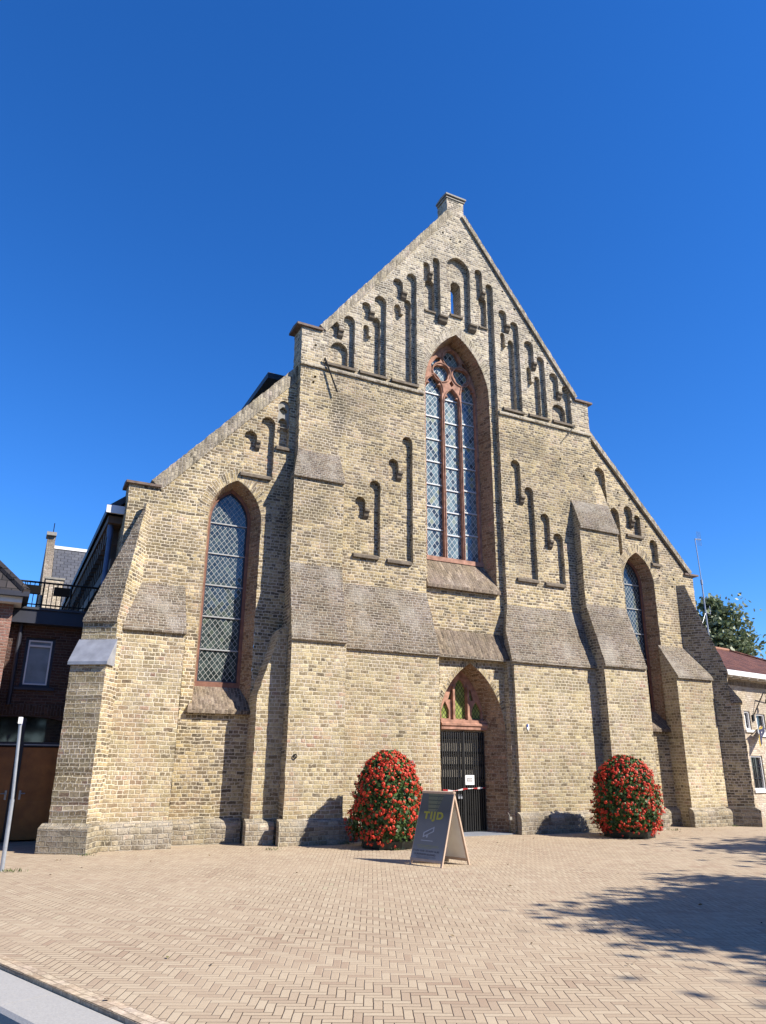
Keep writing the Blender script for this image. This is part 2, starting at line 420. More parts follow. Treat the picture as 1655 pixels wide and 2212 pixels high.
def extr(mb, poly, y0, y1, m, mside=None):
    sheet(mb, poly, [], y0, m); sheet(mb, poly, [], y1, mside or m, back=True); walls(mb, poly, y0, y1, mside or m, outside=True)
def prism(mb, prof, x0, x1, mats, mcap, step=0.1, amp=0.011):
    """profile [(y,z)..] swept along x between x0 and x1 (numbers or lists); long upright edges get ragged"""
    n = len(prof); x0 = x0 if isinstance(x0, (list, tuple)) else [x0] * n; x1 = x1 if isinstance(x1, (list, tuple)) else [x1] * n
    P = []; A = []; Bx = []; MM = []
    for i in range(n):
        j = (i + 1) % n
        (ya, za), (yb, zb) = prof[i], prof[j]; L = math.hypot(yb - ya, zb - za)
        k = max(1, int(L / step)) if (j and abs(zb - za) > 0.3) else 1
        for s in range(k):
            t = s / k; ja = random.uniform(-amp, amp) if s else 0; jb = random.uniform(-amp, amp) if s else 0
            P.append((ya + (yb - ya) * t, za + (zb - za) * t)); A.append(x0[i] + (x0[j] - x0[i]) * t + ja); Bx.append(x1[i] + (x1[j] - x1[i]) * t + jb)
            MM.append(mats[i] if isinstance(mats, (list, tuple)) else mats)
    N = len(P)
    for i in range(N):
        j = (i + 1) % N
        mb.face([(A[i], *P[i]), (Bx[i], *P[i]), (Bx[j], *P[j]), (A[j], *P[j])], MM[i])
    mb.face([(A[i], *P[i]) for i in range(N)], mcap)
    mb.face([(Bx[i], *P[i]) for i in range(N)][::-1], mcap)

def head(x0, x1, zt, pointed=0.0, n=7):
    """points of a round or pointed arch from right spring to left spring"""
    c = (x0 + x1) / 2; w = (x1 - x0) / 2; rise = w * (1 + pointed); zs = zt - rise
    pts = []
    if pointed <= 0.05:
        for i in range(2 * n + 1):
            a = math.pi * i / (2 * n); pts.append((c + w * math.cos(a), zs + rise * math.sin(a)))
    else:
        r = (w * w + rise * rise) / (2 * w); a1 = math.acos((r - w) / r)
        for i in range(n + 1):
            a = a1 * i / n; pts.append((x1 - r + r * math.cos(a), zs + r * math.sin(a)))
        for i in range(n - 1, -1, -1):
            a = a1 * i / n; pts.append((x0 + r - r * math.cos(a), zs + r * math.sin(a)))
    return pts
def lancet(x0, x1, zt, zb, pointed=0.0, n=7): return [(x0, zb), (x1, zb)] + head(x0, x1, zt, pointed, n)
def twin(x, t1, zp, t2, zb, pointed=0.0):
    a, b, c, d = x
    r = head(c, d, t2, pointed); l = head(a, b, t1, pointed)
    zp = min(zp, r[-1][1] - 0.05, l[0][1] - 0.05)
    return [(a, zb), (d, zb)] + r + [(c, zp + .03), (c - .02, zp), (b + .02, zp), (b, zp + .03)] + l

# ------------------------------------------------------------------ ground
def herringbone():
    k = NT('herringbone clay paving'); pos = k.pos(); x, y, _ = k.sep(pos)
    A = R(26); wid = 0.066; N = 3.0
    dn = k.vmath('SCALE', k.vmath('SUBTRACT', k.noisec(pos, 6.0), (0.5, 0.5, 0.5))); dn.node.inputs['Scale'].default_value = 0.012
    x, y, _ = k.sep(k.vmath('ADD', pos, dn))
    u = k.math('DIVIDE', k.math('ADD', k.math('MULTIPLY', x, -math.cos(A)), k.math('MULTIPLY', y, math.sin(A))), wid)
    v = k.math('DIVIDE', k.math('ADD', k.math('MULTIPLY', x, math.sin(A)), k.math('MULTIPLY', y, math.cos(A))), wid)
    i = k.math('FLOOR', u); j = k.math('FLOOR', v); fx = k.math('FRACT', u); fy = k.math('FRACT', v)
    d = k.math('SUBTRACT', i, j)
    m = k.math('SUBTRACT', d, k.math('MULTIPLY', k.math('FLOOR', k.math('DIVIDE', k.math('ADD', d, 0.01), 2 * N)), 2 * N))
    isv = k.math('GREATER_THAN', m, N - 0.5)
    def sel(a, b): return k.math('ADD', k.math('MULTIPLY', a, k.math('SUBTRACT', 1.0, isv)), k.math('MULTIPLY', b, isv))
    pv = k.math('SUBTRACT', 2 * N - 1, m)
    al = k.math('ADD', sel(m, pv), sel(fx, fy)); ac = sel(fy, fx)
    idx = k.math('SUBTRACT', i, k.math('MULTIPLY', m, k.math('SUBTRACT', 1.0, isv)))
    idy = k.math('SUBTRACT', j, k.math('MULTIPLY', pv, isv))
    e = k.math('MINIMUM', k.math('MINIMUM', al, k.math('SUBTRACT', N, al)), k.math('MINIMUM', ac, k.math('SUBTRACT', 1.0, ac)))
    e = k.math('ADD', e, k.math('MULTIPLY', k.math('SUBTRACT', k.noise(pos, 60.0), 0.5), 0.06))
    face = k.mapr(e, 0.015, 0.09, 0, 1, True)
    rnd = k.white(k.comb(idx, idy, isv))
    c = k.ramp(k.math('ADD', k.math('MULTIPLY', rnd, 0.75), k.math('MULTIPLY', k.mapr(k.noise(pos, 0.45, 3.0), 0.3, 0.7), 0.25)),
               [(0, (0.40, 0.28, 0.195)), (0.2, (0.48, 0.372, 0.262)), (0.55, (0.535, 0.425, 0.298)), (0.9, (0.575, 0.47, 0.335)), (1, (0.51, 0.455, 0.30))])
    c = k.mix(k.mapr(k.noise(pos, 35.0, 5.0, 0.7), 0.4, 0.8, 0, 0.22), c, (0.24, 0.17, 0.115))
    sand = k.mapr(k.noise(pos, 0.7, 4.0), 0.4, 0.65, 0, 1)
    jc = k.mix(sand, (0.15, 0.105, 0.07), (0.46, 0.36, 0.26))
    c = k.mix(face, jc, c)
    c = k.mix(k.mapr(k.noise(pos, 0.23, 5.0, 0.6), 0.5, 0.75, 0, 0.22), c, (0.30, 0.20, 0.13))
    k.base(c); k.set(0.88, 0.3)
    k.bump(k.math('ADD', k.math('MULTIPLY', face, k.mapr(k.white(k.comb(idx, idy, 5.0)), 0, 1, 0.6, 1.0)), k.math('MULTIPLY', k.noise(pos, 50.0, 4.0), 0.25)), 0.006, 0.9)
    return k.m
PAVE = herringbone()
B_BORDER = brick('pale border paving', 0.20, 0.066, [(0, (0.43, 0.32, 0.22)), (0.6, (0.51, 0.41, 0.295)), (1, (0.55, 0.45, 0.335))], (0.34, 0.26, 0.18), 0.006, header=2, grime=0.05, lime=0.05, bumpd=0.004, inner=.15)
kd = Vector((0.362, -0.932, 0)); kn = Vector((-0.932, -0.362, 0)); k0 = Vector((-9.88, -8.10, 0))   # kerb line, normal to the street
def kp(s, t, z): q = k0 + kd * s + kn * t; return (q.x, q.y, z)
# plaza as one sheet up to the kerb, and everything behind
mb = MB()
mb.face([kp(-150, 0, 0), kp(150, 0, 0), (300, -150, 0), (300, 300, 0), (-200, 300, 0)], PAVE)
g = mb.build('paved_square'); tag(g, kind='structure')
mb = MB()
for t in (0.0,):
    mb.face([kp(-30, -t - 0.005, .004), kp(-30, -t - 0.137, .004), kp(60, -t - 0.137, .004), kp(60, -t - 0.005, .004)][::-1], B_BORDER)
    b_ = mb
o = mb.build('paving_border'); tag(o, kind='structure')
# orient border bricks along the kerb
uvl = o.data.uv_layers[0].data
for p in o.data.polygons:
    for li in p.loop_indices:
        co = o.data.vertices[o.data.loops[li].vertex_index].co - k0
        uvl[li].uv = (co.dot(kd), co.dot(kn))
GRAN = plain('pale granite', (0.45, 0.44, 0.42), 0.7, var=0.10, scale=60, bump=0.002)
mb = MB()
prof = [(0.012, -0.028), (0.40, -0.028), (0.425, -0.05), (0.43, -0.30), (0.012, -0.30)]
for s in range(-30, 40):
    a, b = s * 1.0 + 0.004, s * 1.0 + 0.996
    for i in range(len(prof)):
        j = (i + 1) % len(prof)
        mb.face([kp(a, *prof[i]), kp(b, *prof[i]), kp(b, *prof[j]), kp(a, *prof[j])], GRAN)
    mb.face([kp(a, *q) for q in prof][::-1], GRAN); mb.face([kp(b, *q) for q in prof], GRAN)
tag(mb.build('kerb'), kind='structure')
mb = MB(); mb.face([kp(-150, 0.0, 0), kp(150, 0, 0), kp(150, 0, -.3), kp(-150, 0, -.3)], B_BORDER)
ASPH = plain('asphalt', (0.05, 0.05, 0.052), 0.9, var=0.3, scale=80, bump=0.004)
mb.face([kp(-150, 0.43, -.16), kp(150, 0.43, -.16), kp(150, 90, -.16), kp(-150, 90, -.16)][::-1], ASPH)
tag(mb.build('road'), kind='structure')

# ------------------------------------------------------------------ church
church = thing('brick_church', 'tall yellow brick gothic church front with stepped blind niches and pointed windows', 'church', (0.26, 0, 0))
YU, YB, YA = 0.35, 0.50, 0.60
def sill_part(x0, x1, z, y, m=LEDGE, name='niche_sill', h=0.10, pro=0.07):
    mb = MB()
    prof = [(y - pro, z - h), (y - pro, z - h * 0.35), (y - pro * 0.3, z), (y + 0.11, z + 0.05), (y + 0.11, z - h)]
    prism(mb, prof, x0, x1, m, m, step=9)
    return mb.build(name, church)
def corbel_part(x0, x1, z, y, d=0.12, m=LEDGE):
    mb = MB(); c = (x0 + x1) / 2
    prof = [(y - 0.02, z + 0.0), (y - 0.02, z - 0.06), (y + 0.02, z - 0.09), (y + 0.05, z - 0.17), (y + d, z - 0.24), (y + d, z)]
    prism(mb, prof, x0 - .012, x1 + .012, m, m, step=9)
    return mb.build('corbel', church)

D = 0.13
def lvl(x, t1, zp, t2, zb, ix=None, it1=0, izp=0, it2=0, single=None, pointed=0.0):
    inner = []
    if ix: inner = [(rough(twin(ix, it1, izp, it2, zb + .08)), D, [], False)]
    if single: inner = [(rough(lancet(*single, zb + .08, 0.0)), D, [], False)]
    return (rough(twin(x, t1, zp, t2, zb, pointed)), D, inner, False)
gable_n = [
    lvl((-3.86, -3.557, -3.437, -3.10), 12.86, 12.607, 13.14, 11.50, single=(-3.74, -3.245, 12.31)),
    lvl((-2.90, -2.635, -2.518, -2.15), 13.74, 13.454, 14.08, 11.50, (-2.79, -2.624, -2.509, -2.272), 13.10, 12.78, 13.42),
    lvl((-1.94, -1.62, -1.486, -1.17), 14.85, 14.427, 15.18, 11.50, (-1.83, -1.618, -1.51, -1.287), 14.08, 13.79, 14.33),
    lvl((1.73, 2.024, 2.151, 2.45), 14.93, 14.423, 14.63, 11.50, (1.855, 2.018, 2.12, 2.335), 14.21, 13.79, 14.02),
    lvl((2.646, 2.991, 3.099, 3.39), 14.10, 13.356, 13.65, 11.52, (2.78, 2.952, 3.067, 3.258), 13.25, 12.76, 13.0),
    lvl((3.552, 3.893, 4.024, 4.335), 13.2, 12.556, 12.86, 11.52, single=(3.69, 4.19, 12.22)),
    lvl((-2.99, -2.699, -2.592, -2.28), 7.96, 7.6, 8.47, 6.45),
    lvl((-2.05, -1.76, -1.641, -1.335), 9.18, 8.80, 9.90, 6.42),
    lvl((1.90, 2.224, 2.336, 2.645), 9.93, 8.81, 9.17, 6.42),
    lvl((2.85, 3.169, 3.269, 3.615), 8.44, 7.61, 7.91, 6.40),
]
def hole(x, z, w=.035): return ([(x - w, z - w), (x + w * .9, z - w * .9), (x + w, z + w * 1.1), (x - w * .8, z + w)], .12, [], False)
gable_n += [hole(*q) for q in ((-4.22, 11.95), (-4.2, 11.02), (-4.24, 10.86), (2.9, 14.42), (2.35, 15.1), (3.52, 13.5), (1.92, 15.62), (-.22, 17.05), (.05, 16.9), (.40, 16.95), (4.35, 12.35), (3.75, 10.3), (4.5, 10.2), (4.62, 9.9), (1.75, 8.0))]
# central bay: heads and hanging pilasters above, notch open to the bottom of the sheet
bay_top = ([(1.54, 5.5), (1.54, 13.98)] + head(1.284, 1.555, 15.72) + [(1.27, 15.33), (1.19, 15.30), (1.175, 15.36)] + head(0.90, 1.165, 16.13)
           + [(0.90, 14.09), (0.695, 14.09)] + head(-0.12, 0.715, 16.30, 0.12) + [(-0.12, 14.09), (-0.36, 14.09)] + head(-0.60, -0.355, 16.03)
           + [(-0.61, 15.43), (-0.69, 15.40), (-0.70, 15.45)] + head(-0.93, -0.705, 15.76) + [(-0.955, 5.5)])
# outline of nave wall with the bay notch cut through
nave_out = ([(-4.66, 5.4), (-0.955, 5.4)] + bay_top[::-1] + [(1.54, 5.4), (5.02, 5.4), (5.02, 12.42), (4.50, 12.42), (0.56, 17.72), (0.56, 18.46), (-0.045, 18.46), (-0.045, 17.72), (-4.08, 12.42), (-4.62, 12.42), (-4.60, 11.3), (-4.56, 8.6), (-4.66, 8.2)])
fine = lambda a, b: (a[1] > 12.4 or b[1] > 12.4) and (abs(a[0]) > 1.9 or a[1] > 17) and not (abs(a[0] - 5.02) < .01)
nave_out = rough(nave_out, 0.09, 0.009)
mb = MB()
# split by courses of colour: gable greyer above the string course
def split_facade(mb, outline, niches, y, zc, m_lo, m_hi):
    sub = MB(); facade(sub, outline, niches, y, m_lo)
    for f in sub.f:
        pts = [sub.v[i] for i in f]; mb.face(pts, m_lo)
B_NAVE = None
def nave_material():
    """yellow brick below the string course, greyer above it"""
    k = B_MID.copy(); k.name = 'nave brick yellow to grey'
    t = k.node_tree; b = t.nodes['Principled BSDF']
    src = b.inputs['Base Color'].links[0].from_socket
    geo = t.nodes.new('ShaderNodeNewGeometry'); sp = t.nodes.new('ShaderNodeSeparateXYZ'); t.links.new(geo.outputs['Position'], sp.inputs[0])
    ns = t.nodes.new('ShaderNodeTexNoise'); ns.inputs['Scale'].default_value = 1.2; t.links.new(geo.outputs['Position'], ns.inputs['Vector'])
    ad = t.nodes.new('ShaderNodeMath'); ad.operation = 'MULTIPLY_ADD'; t.links.new(ns.outputs['Fac'], ad.inputs[0]); ad.inputs[1].default_value = 1.4; t.links.new(sp.outputs[2], ad.inputs[2])
    mr = t.nodes.new('ShaderNodeMapRange'); mr.inputs[1].default_value = 11.7; mr.inputs[2].default_value = 13.0; mr.inputs[4].default_value = 0.8; t.links.new(ad.outputs[0], mr.inputs[0])
    hs = t.nodes.new('ShaderNodeHueSaturation'); hs.inputs['Saturation'].default_value = 0.64; hs.inputs['Value'].default_value = 1.0
    t.links.new(src, hs.inputs['Color'])
    mx = t.nodes.new('ShaderNodeMix'); mx.data_type = 'RGBA'
    t.links.new(mr.outputs[0], mx.inputs[0]); t.links.new(src, mx.inputs[6]); t.links.new(hs.outputs[0], mx.inputs[7])
    t.links.new(mx.outputs[2], b.inputs['Base Color'])
    return k
B_NAVE = nave_material()
facade(mb, nave_out, gable_n, YU, B_NAVE)
no_ = ccw(nave_out)
for i in range(len(no_)):                                    # outer returns run through the wall, the bay notch only to the bay
    a, b = no_[i], no_[(i + 1) % len(no_)]; mx, mz = (a[0] + b[0]) / 2, (a[1] + b[1]) / 2
    y1 = YB + .01 if (-1.0 < mx < 1.6 and 5.41 < mz < 16.5) else 0.92
    mb.face([(a[0], YU, a[1]), (b[0], YU, b[1]), (b[0], y1, b[1]), (a[0], y1, a[1])], B_NAVE)
openw = rough(lancet(0.10, 0.45, 15.50, 14.32))
bigw = rough(lancet(-0.84, 1.345, 13.66, 6.05, 0.78, 12), 0.1, 0.008)
fr_out = lancet(-0.62, 1.28, 13.60, 6.70, 0.85, 24)
holes_back = [openw, fr_out]
nave_back = [p for p in nave_out if True]
nb = [(-3.6, 0), (4.9, 0), (4.9, 11.2), (4.2, 12.0), (0.45, 17.0), (-3.6, 11.6)]
sheet(mb, nb, [lancet(0.12, 1.0, 15.95, 14.0), fr_out, [(-.32, .01), (.92, .01), (.92, 3.9), (-.32, 3.9)]], 1.45, B_NAVE, back=True)
mb.build('nave_wall', church)
# bay back sheet with small lancets, opening and the great window
mb = MB()
bay_out = [(-1.2, 4.70), (1.70, 4.70), (1.70, 16.5), (-1.05, 16.5)]
bay_n = [(rough(lancet(-0.79, -0.48, 15.30, 14.22, 0.15)), 0.14, [], False), (rough(lancet(1.10, 1.385, 15.29, 14.22, 0.15)), 0.14, [], False)]
sheet(mb, bay_out, [n[0] for n in bay_n] + [openw, bigw], YB, B_NAVE)
for n in bay_n: niche(mb, n, YB, B_NAVE)
walls(mb, openw, YB, YB + .42, B_NAVE)
# splayed reveal of the great window
def resample(poly, n):
    P = [Vector(p) for p in poly] + [Vector(poly[0])]
    L = [0]
    for a, b in zip(P, P[1:]): L.append(L[-1] + (b - a).length)
    out = []; j = 0
    for i in range(n):
        s = L[-1] * i / n
        while L[j + 1] < s: j += 1
        t = (s - L[j]) / max(1e-9, L[j + 1] - L[j]); q = P[j].lerp(P[j + 1], t); out.append((q.x, q.y))
    return out
def reveal(mb, p0, y0, p1, y1, m, n=90):
    """loft two arch outlines that both start at the lower left corner and run counter-clockwise"""
    def parts(p):
        p = ccw(p); i = min(range(len(p)), key=lambda q: p[q][0] + p[q][1]); return p[i:] + p[:i]
    a = parts(p0); b = parts(p1)
    # separate: bottom edge, right jamb + arch + left jamb
    def jam(p):
        i = min(range(len(p)), key=lambda q: -p[q][0] + p[q][1]); return p[i:] + p[:1]
    A = jam(a); Bq = jam(b)
    def rs(pl, n):
        P = [Vector(q) for q in pl]; L = [0]
        for u, v in zip(P, P[1:]): L.append(L[-1] + (v - u).length)
        out = []; j = 0
        for i in range(n + 1):
            s = L[-1] * i / n
            while j < len(P) - 2 and L[j + 1] < s: j += 1
            out.append(P[j].lerp(P[j + 1], (s - L[j]) / max(1e-9, L[j + 1] - L[j])))
        return out
    A = rs(A, n); Bq = rs(Bq, n)
    for i in range(n):
        mb.face([(A[i].x, y0, A[i].y), (Bq[i].x, y1, Bq[i].y), (Bq[i + 1].x, y1, Bq[i + 1].y), (A[i + 1].x, y0, A[i + 1].y)][::-1], m)
reveal(mb, bigw, YB, lancet(-0.66, 1.235, 13.60, 6.4, 0.84, 16), .98, B_RED)
mb.build('central_bay_wall', church)
# string course in two lengths
for x0, x1 in ((-4.62, -0.97), (1.56, 5.03)):
    mb = MB(); prism(mb, [(YU - .055, 11.29), (YU - .055, 11.36), (YU - .01, 11.41), (YU + .1, 11.45), (YU + .1, 11.29)], x0, x1, B_TOP, B_TOP, step=9)
    mb.build('string_course', church)
for x0, x1, z, y in ((-3.93, -3.07, 11.55, YU), (-2.95, -2.13, 11.55, YU), (-1.99, -1.15, 11.55, YU), (1.72, 2.48, 11.55, YU), (2.66, 3.42, 11.56, YU), (3.56, 4.36, 11.56, YU),
                     (-3.03, -2.33, 6.46, YU), (-2.09, -1.40, 6.43, YU), (1.90, 2.62, 6.42, YU), (2.86, 3.56, 6.40, YU)):
    sill_part(x0, x1, z, y)
for x0, x1, z, y in ((-3.557, -3.437, 12.66, YU), (-2.635, -2.518, 13.5, YU), (-1.62, -1.486, 14.48, YU), (2.024, 2.151, 14.47, YU), (2.991, 3.099, 13.40, YU), (3.893, 4.024, 12.60, YU),
                     (-2.699, -2.592, 7.66, YU), (-1.76, -1.641, 8.86, YU), (2.224, 2.336, 8.86, YU), (3.169, 3.269, 7.66, YU), (-0.70, -0.61, 15.46, YU), (1.18, 1.27, 15.38, YU)):
    corbel_part(x0, x1, z, y)
for x0, x1 in ((-0.37, -0.11), (0.685, 0.91)): corbel_part(x0, x1, 14.10, YU, 0.13)
for x0, x1, z in ((-0.82, -0.46, 14.22), (1.08, 1.40, 14.22)): sill_part(x0, x1, z, YB, h=.08, pro=.05)
sill_part(0.06, 0.49, 14.34, YB, h=.10, pro=.06)
sill_part(-5.91, -5.14, 8.15, YA); sill_part(-5.06, -4.70, 9.0, YA); sill_part(5.29, 5.71, 9.30, YA); sill_part(6.38, 7.05, 8.40, YA); sill_part(7.30, 7.70, 7.58, YA)
corbel_part(-5.543, -5.46, 9.05, YA); corbel_part(6.69, 6.80, 8.90, YA)
def arch_ring(x0, x1, zt, pointed, th, y, m, zdrop=0.0):
    a = head(x0, x1, zt, pointed, 14); o_ = head(x0 - th, x1 + th, zt + th * 1.12, pointed * (x1 - x0) / (x1 - x0 + 2 * th) + .02, 14)
    mb = MB(); s = 0; uv = []
    n = min(len(a), len(o_))
    for i in range(n - 1):
        L = math.dist(o_[i], o_[i + 1])
        mb.face([(a[i][0], y, a[i][1]), (o_[i][0], y, o_[i][1]), (o_[i + 1][0], y, o_[i + 1][1]), (a[i + 1][0], y, a[i + 1][1])][::-1], m)
        uv += [(0, s), (th, s), (th, s + L), (0, s + L)][::-1]; s += L
    o = mb.build('arch_ring', church)
    d = o.data.uv_layers[0].data
    for i, q in enumerate(uv): d[i].uv = q
arch_ring(-0.86, 1.365, 13.68, .78, .24, YB - .003, B_RING2)
arch_ring(-6.58, -5.30, 7.93, .55, .25, YA - .003, B_RING)
arch_ring(6.06, 7.34, 7.84, .55, .25, YA - .003, B_RING)
arch_ring(-0.73, 1.28, 4.01, .72, .12, .307, B_RING)
# great window sill slope
mb = MB()
prism(mb, [(YB - .12, 5.88), (YB - .12, 5.97), (1.0, 6.80), (1.0, 5.88)], [-0.90, -0.90, -0.66, -0.66], [1.37, 1.37, 1.24, 1.24], B_SILL, B_RED, step=9)
mb.build('window_sill', church)

# shoulders and pinnacle caps
def cap(x0, x1, z, h, y0, y1, m, name='shoulder_cap'):
    mb = MB(); ym = y0 + (y1 - y0) * .5
    prism(mb, [(y0 - .07, z), (y0 - .07, z + h * .55), (ym, z + h), (y1 + .05, z + h * .55), (y1 + .05, z)], x0, x1, m, m, step=9); return mb.build(name, church)
cap(-4.77, -4.04, 12.42, .11, YU, .90, CAPST); cap(4.47, 5.17, 12.42, .11, YU, .90, CAPST)
cap(-8.44, -7.68, 7.41, .10, YA, 1.1, CAPST); cap(8.68, 9.27, 7.35, .10, YA, 1.1, CAPST)
cap(-0.11, 0.63, 18.54, .10, YU, 0.88, GREYST, 'pinnacle_cap'); cap(-0.08, 0.60, 18.46, .08, YU + .04, 0.86, GREYST, 'pinnacle_cap')
# raking copings (bands of brick on edge, slightly proud)
def coping(a, b, th, y0, y1, m, over=0.0):
    mb = MB(); a = Vector(a); b = Vector(b); d = (b - a).normalized(); n = Vector((-d.y, d.x))
    if n.y < 0: n = -n
    k = int((b - a).length / .08); top = []; bot = []
    for i in range(k + 1):
        q = a.lerp(b, i / k); top.append(tuple(q + n * (random.uniform(-.012, .012)))); bot.append(tuple(q - n * th))
    poly = bot + top[::-1]
    extr(mb, poly, y0, y1, m)
    return mb.build('gable_coping', church)
coping((-4.12, 12.58), (-0.05, 17.98), .22, YU - .035, .93, B_ROW)
coping((0.56, 17.96), (4.58, 12.56), .13, YU - .07, .93, B_ROW)
coping((-7.90, 7.56), (-4.60, 11.36), .30, YA - .03, 1.15, B_ROW)
coping((5.02, 11.78), (8.98, 7.46), .14, YA - .08, 1.15, B_ROW)

# ---- aisle walls
jl_out = rough(lancet(-6.57, -5.31, 7.92, 2.62, 0.55, 12), .1, .008)
jr_out = rough(lancet(6.07, 7.33, 7.83, 2.55, 0.55, 12), .1, .008)
n3 = (rough(twin((-5.86, -5.543, -5.46, -5.102), 9.27, 8.98, 9.73, 8.10)), .13, [], False)
trc = (rough(lancet(-5.05, -4.74, 10.28, 8.94, 0.15)), .16, [], False)
mb = MB()
al_out = rough([(-8.36, 0), (-4.4, 0), (-4.4, 11.05), (-4.55, 11.05), (-7.72, 7.42), (-8.36, 7.42)], .1, .009)
facade(mb, al_out, [n3, trc, (jl_out, 0, [], True)], YA, B_MID)
reveal(mb, jl_out, YA, lancet(-6.46, -5.455, 7.80, 3.05, 0.6, 16), 0.98, B_RED)
walls(mb, al_out, YA, 1.1, B_MID, outside=True)
mb.build('aisle_wall', church)
mb = MB()
ar_out = rough([(4.8, 0), (9.06, 0), (9.06, 7.36), (8.80, 7.36), (5.02, 11.5), (4.8, 11.5)], .1, .009)
s1 = (rough(lancet(5.30, 5.71, 10.45, 9.25, 0.15)), .15, [], False)
s2 = (rough(lancet(5.78, 6.155, 9.19, 7.65, 0.3)), .15, [], False)
s3 = (rough(twin((6.37, 6.71, 6.78, 7.03), 9.33, 8.86, 9.08, 8.36)), .15, [], False)
s4 = (rough(lancet(7.32, 7.66, 8.36, 7.55, 0.15)), .15, [], False)
facade(mb, ar_out, [s1, s2, s3, s4, (jr_out, 0, [], True)] + [hole(*q) for q in ((6.2, 9.72), (6.65, 9.55), (7.25, 8.75), (8.2, 7.15), (8.1, 6.9), (6.2, 9.3), (7.6, 7.2), (8.35, 6.2))], YA, B_MID)
reveal(mb, jr_out, YA, lancet(6.16, 7.185, 7.73, 3.0, 0.6, 16), 0.98, B_RED)
walls(mb, ar_out, YA, 1.1, B_MID, outside=True)
mb.build('aisle_wall', church)
# carved stone tracery in the niche beside the nave corner
mb = MB()
def ring(cx, cz, r0, r1, n=20, lobes=0, ph=0.0):
    o_ = []; i_ = []
    for i in range(n):
        a = 2 * math.pi * i / n; k = r1 * (0.74 + .26 * abs(math.cos(lobes / 2 * (a - ph)))) if lobes else r1
        o_.append((cx + r0 * math.cos(a), cz + r0 * math.sin(a))); i_.append((cx + k * math.cos(a), cz + k * math.sin(a)))
    return o_, i_
tro = lancet(-5.05, -4.74, 10.28, 9.55, 0.15)
sheet(mb, tro, [ring(-4.895, 10.02, .13, .11, 18, 4)[1], lancet(-5.02, -4.77, 9.82, 9.56, .3)], YA + .06, GREYST)
for h_ in (ring(-4.895, 10.02, .13, .11, 18, 4)[1], lancet(-5.02, -4.77, 9.82, 9.56, .3)): walls(mb, h_, YA + .06, YA + .14, GREYST)
mb.build('niche_tracery', church)

# ---- buttresses, panels and offsets
LIP = 0.065
mb = MB()
W, L_, M_ = B_WEA, B_LOW, B_MID
prof = [(-.32, 0), (-.32, 4.12), (-.32 - LIP, 4.12), (-.32 - LIP, 4.19), (.05, 5.95), (.05, 8.07), (.05 - LIP, 8.07), (.05 - LIP, 8.14), (.36, 8.95), (.62, 8.95), (.62, 0)]
xl = [-4.74, -4.74, -4.76, -4.76, -4.74, -4.74, -4.76, -4.76, -4.56, -4.56, -4.74]
mt = [L_, W, W, W, M_, W, W, W, M_, M_, L_]
prism(mb, prof, xl, -3.435, mt, M_)
o = mb.build('buttress', church); o['label'] = 'stepped buttress at the left corner of the nave'
mb = MB()
prof = [(-.32, 0), (-.32, 4.09), (-.32 - LIP, 4.09), (-.32 - LIP, 4.16), (.05, 5.85), (.05, 8.07), (.05 - LIP, 8.07), (.05 - LIP, 8.14), (.36, 9.08), (.62, 9.85), (.62, 0)]
xl = [4.13, 4.13, 4.13, 4.13, 4.01, 4.01, 4.0, 4.0, 4.04, 4.04, 4.13]
xr = [5.66, 5.66, 5.63, 5.63, 5.48, 5.46, 5.46, 5.46, 5.50, 5.50, 5.66]
prism(mb, prof, xl, xr, mt, M_)
o = mb.build('buttress', church); o['label'] = 'stepped buttress at the right corner of the nave'
# half-height thickening beside the left buttress with a slanting top
mb = MB()
extr(mb, rough([(-5.32, 0), (-4.70, 0), (-4.70, 4.5), (-4.86, 4.40), (-5.32, 2.92)], .1, .01), .05, .62, L_)
mb.build('buttress_flank', church)
# panels between buttresses and door bay
mb = MB()
prof = [(0, 0), (0, 4.06), (-LIP, 4.06), (-LIP, 4.13), (YU + .001, 5.68), (.62, 5.68), (.62, 0)]
prism(mb, prof, -3.6, [-.82, -.82, -.82, -.82, -.955, -.955, -.82], [L_, W, W, W, M_, M_, L_], L_)
mb.build('lower_wall', church)
mb = MB()
prof = [(0, 0), (0, 4.06), (-LIP, 4.06), (-LIP, 4.13), (.18, 4.90), (YU + .001, 5.64), (.62, 5.64), (.62, 0)]
prism(mb, prof, [1.40, 1.40, 1.31, 1.30, 1.33, 1.54, 1.54, 1.40], 4.3, [L_, W, W, W, W, M_, M_, L_], L_)
mb.build('lower_wall', church)
mb = MB()
extr(mb, rough([(1.30, 0), (1.42, 0), (1.42, 4.1), (1.30, 4.1)], .1, .008), .12, .5, B_LOW)
mb.build('door_pilaster', church)
# door bay wall with the pointed door arch
darch = rough(lancet(-0.72, 1.27, 4.0, 0.0, 0.72, 12), .1, .008)
darch = [(x, max(z, 0.0)) for x, z in darch]
mb = MB()
bo = [(-1.0, -0.05), (-0.73, -0.05)] + []
sheet(mb, [(-1.0, -.2), (1.36, -.2), (1.36, 4.14), (-1.0, 4.14)], [lancet(-0.72, 1.27, 4.0, -.15, 0.72, 12)], .31, B_LOW)
in_arch = lancet(-0.32, 0.93, 3.86, -.15, 0.95, 12)
reveal(mb, lancet(-0.72, 1.27, 4.0, -.15, 0.72, 12), .31, in_arch, .82, B_RED)
prism(mb, [(.13, 4.08), (.13, 4.14), (YB + .001, 4.82), (.62, 4.82), (.62, 4.08)], -1.0, 1.5, [W, B_SILL, W, W, W], W, step=9)
mb.build('door_bay_wall', church)
